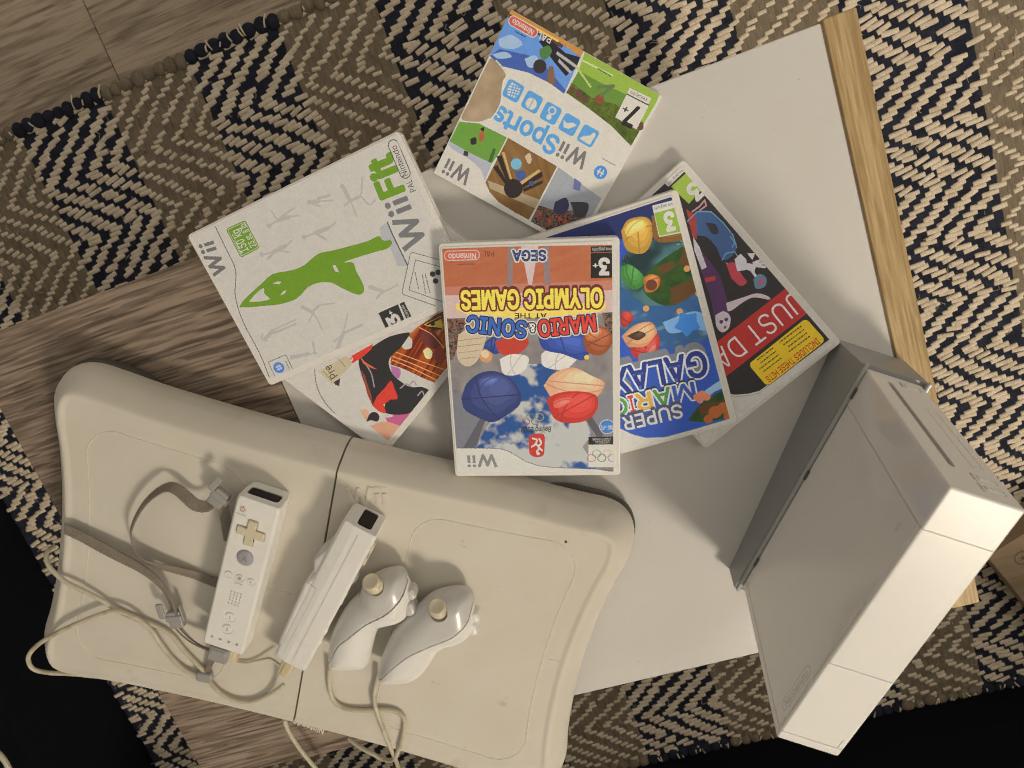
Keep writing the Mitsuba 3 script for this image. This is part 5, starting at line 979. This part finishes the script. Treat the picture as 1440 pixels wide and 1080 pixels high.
cable(k2 + '__plug_cable', [(0.1496,0.0824,0.046),(0.1467,0.0713,0.044),(0.1442,0.0529,0.04),(0.1423,0.0319,0.034),(0.1419,0.0101,0.028),(0.1431,-0.0144,0.022)])
q = [(0.1051,0.1534,0.0565)][0]; put(k1 + '__cable_join', rbox(.0145, .0100, .0070, .0022, 10), 'mat_grey', 35, pose(q[0], q[1], math.radians(-28), q[2]))

# ------------------------------------------------------------------ console in its grey stand
tag('game_console', 'upright white console in grey stand with its slot facing up right', 'game console')
CX, CY, CT, TAU, CZ = .6057, .0771, .9329, .1614, .0202
LC, WC, HC = .2154, .044, .157
c_, s_ = math.cos(CT), math.sin(CT); ct, st = math.cos(TAU), math.sin(TAU)
MC = frame([CX, CY, CZ], [c_ * ct, s_ * ct, st], [-s_, c_, 0], [-c_ * st, -s_ * st, ct])      # u forward, v to the left flank, w up
MS = frame([CX, CY, 0], [c_, s_, 0], [-s_, c_, 0], [0, 0, 1])
body = rbox(LC, WC, HC, .0016, 12, (LC / 2, 0, HC / 2))
g = .00055; cuts = []
ring = lambda b: b - rbox(LC - .0022, WC - .0022, HC - .0022, .001, 8, (LC / 2, 0, HC / 2))
uf = LC - .0300
cuts.append(ring(cube(uf - g / 2, uf + g / 2, -1, 1, -1, 1)))                                  # front panel joint
for u in (.0745, .0075): cuts.append(ring(cube(u - g / 2, u + g / 2, -1, 1, .10, 1) ^ cube(-1, 1, -1, 1, HC - .0014, 1)))
cuts.append(cube(.0075, .0095 + .028, -.0178, -.0172, HC - .0012, 1) ^ cube(-1, .016, -1, 1, -1, 1))
cuts.append(cube(-1, 1, WC / 2 - .0010, 1, .0060, .0064) ^ cube(.006, uf, -1, 1, -1, 1))
cuts.append(cube(.0060, .0066, WC / 2 - .0010, 1, .006, HC - .002))
for a, b in ((.055, .125), (.006, .050)): cuts.append(cube(a, b, WC / 2 - .0010, 1, HC - .0035, HC - .0028))
slot = m3.Manifold.batch_hull([cyl(.0020, .03, (0, 0, 0), 16).rotate([0, 90, 0]).translate([LC - .018, .0085, z]) for z in (.0165, .1265)])
cuts.append(slot)
cuts.append(ring(cube(LC - .01, 1, -.0072, -.0068, .045, .120))); cuts.append(ring(cube(LC - .01, 1, -.0142, -.0138, .045, .120))); cuts.append(ring(cube(LC - .01, 1, -.0142, -.0068, .0448, .0452))); cuts.append(ring(cube(LC - .01, 1, -.0142, -.0068, .1198, .1202)))
for w0, w1 in ((.0085, .0165), (.1305, .1360), (.1410, .1465)): cuts.append(rbox(.006, .0120, w1 - w0, .0010, 8, (LC, -.0100, (w0 + w1) / 2)))
for cc in cuts: body = body - cc
put('game_console__body', body, 'mat_console', 30, MC)
sp = box(.0072, .0072, uf - .0008, HC - .0042); fp = box(uf + .0009, .0028, LC - .0030, HC - .0030)
for name, g_ in (('side_panel', sp), ('front_side_panel', fp)):
    pm = m3.Manifold.extrude(m3.CrossSection([np.array(shapely.geometry.polygon.orient(g_, 1.0).exterior.coords[:-1])]), .0012).translate([0, 0, -.0010])
    mm = tm(pm); mm.vertices = np.c_[mm.vertices[:, 0], WC / 2 + mm.vertices[:, 2], mm.vertices[:, 1]]; mm.invert()
    put('game_console__' + name, mm, 'mat_console_gloss', 25, MC)
put('game_console__joint_core', rbox(LC - .0045, WC - .0045, HC - .0045, .001, 8, (LC / 2 - .0008, 0, HC / 2)) - m3.Manifold.batch_hull([cyl(.0020, .03, (0, 0, 0), 16).rotate([0, 90, 0]).translate([LC - .018, .0085, z]) for z in (.0165, .1265)]), 'mat_grey', 30, MC)
for w0, w1 in ((.0085, .0165), (.1305, .1360), (.1410, .1465)): put('game_console__button', rbox(.0024, .0108, w1 - w0 - .0012, .0008, 8, (LC - .0008, -.0100, (w0 + w1) / 2)), 'mat_white', 30, MC)
MF = MC @ frame([LC, 0, 0], [0, 0, 1], [0, -1, 0], [1, 0, 0])
for s, w, v in (('POWER', .0085, -.0012), ('RESET', .1300, -.0012), ('EJECT', .1405, -.0012)):
    gl = text2d(s); bb = gl.bounds; put('game_console__button_lettering', extr(along(gl, (w, v + .0015), (w + .0085, v + .0015), .0019, bb[0], bb[2]), .00012, -.00002), 'mat_mark', False, MF)
MV = MC @ frame([0, WC / 2, 0], [0, 0, -1], [1, 0, 0], [0, 1, 0]) if False else MC @ frame([0, WC / 2, 0], [1, 0, 0], [0, 0, -1], [0, 1, 0])
put('game_console__emblem', extr(along(LOGO, (.1690, -.1400), (.1750, -.1400), .0030, -.1, 1.93), .00012, .00018), 'mat_greyplate', False, MV)
gl = text2d('Nintendo', True); bb = gl.bounds; put('game_console__maker_lettering', extr(along(gl, (.0195, -.1475), (.0520, -.1475), .0050, bb[0], bb[2]), .00012, .00018), 'mat_greyplate', False, MV)
pl = LineString([(.0200, -.1450), (.0515, -.1450)]).buffer(.0046); put('game_console__maker_badge', extr(pl.difference(pl.buffer(-.0006)), .00012, .00018), 'mat_greyplate', False, MV)
# stand: wedge with side cheeks and lighter lips
def wedge(pts, v0, v1, v0t, v1t):
    n = len(pts); V = []
    for vb, vt in ((v0, v0t), (v1, v1t)):
        for u, z in pts: V.append((u, vb + (vt - vb) * min(z / .045, 1), z))
    return m3.Manifold.hull_points(np.array(V))
z_at = lambda u, w=0.0: CZ + u * math.tan(TAU) + w / ct
prof = [(-.002, .0004), (.2195, .0004), (.2150, z_at(.2150, .0045)), (-.0060, z_at(-.0060, .0045))]
inside = rbox(LC + .004, WC + .0012, HC, .0012, 8, (LC / 2 + .002, 0, HC / 2)).transform(np.linalg.inv(MS)[:3] @ MC)
stand = wedge(prof, -.0290, .0290, -.0262, .0262)
put('game_console__stand', stand - inside, 'mat_stand', 30, MS)
for v in (-1, 1): put('game_console__stand_lip', rbox(LC + .012, .0030, .0034, .0008, 8, (LC / 2 - .001, v * .0240, .0046)), 'mat_stand_lip', 30, MC)
for u in (.028, .120, .196): put('game_console__stand_clip', rbox(.009, .0016, .0030, .0005, 6, (u, .0228, .0068)), 'mat_board_base', 30, MC)

# ------------------------------------------------------------------ cardboard box at the right edge
tag('cardboard_box', 'brown cardboard box on the rug at the right edge beside the console', 'box')
p_ = [(0.921,-0.199),(0.9568,-0.2861)]
a, b = np.array(p_[0]), np.array(p_[1]); t = (b - a) / np.linalg.norm(b - a); nn = np.array([-t[1], t[0]]); nn = nn if nn[0] > 0 else -nn
e0 = a
Mk = frame([*(e0), FZ + .0085], [t[0], t[1], 0], [nn[0], nn[1], 0], [0, 0, 1])
if np.linalg.det(Mk[:3, :3]) < 0: Mk[:3, 1] *= 1; Mk = frame([*(e0 + nn * .0), FZ + .0085], [nn[0], nn[1], 0], [t[0], t[1], 0], [0, 0, 1]); w_, l_ = .26, .34
else: w_, l_ = .34, .26
put('cardboard_box__box', rbox(w_, l_, .0515, .0012, 8, (w_ / 2, l_ / 2, .0258)), 'mat_card', 30, Mk)
put('cardboard_box__flap', slab(w_ - .002, l_ / 2 - .0008, .002, .0008, .0004, (w_ / 2, l_ / 4, .0517), 2), 'mat_card', 30, Mk); put('cardboard_box__flap', slab(w_ - .002, l_ / 2 - .0008, .002, .0008, .0004, (w_ / 2, 3 * l_ / 4, .0517), 2), 'mat_card', 30, Mk)
mk = [(0.9648,-0.2143)][0]; rg = Point(0, 0).buffer(.0105)
put('cardboard_box__printed_ring', extr(rg.difference(rg.buffer(-.0012)).union(box(-.004, -.0008, .004, .0008)).union(box(-.0008, -.004, .0008, .004)), .0002, FZ + .0621), 'mat_card_mark', False, pose(mk[0], mk[1], 0, 0))

# pale cord on the sofa at the lower left corner
P = [(-0.3459,0.0413,-0.1),(-0.3411,0.0241,-0.1),(-0.3408,0.0103,-0.1),(-0.3449,-0.0071,-0.1),(-0.3582,-0.0364,-0.1)]
tag(put('cord', tube(spline(P, 6), .0035, 10), 'mat_cable', True), 'pale cord at the lower left corner on the dark sofa', 'cord')
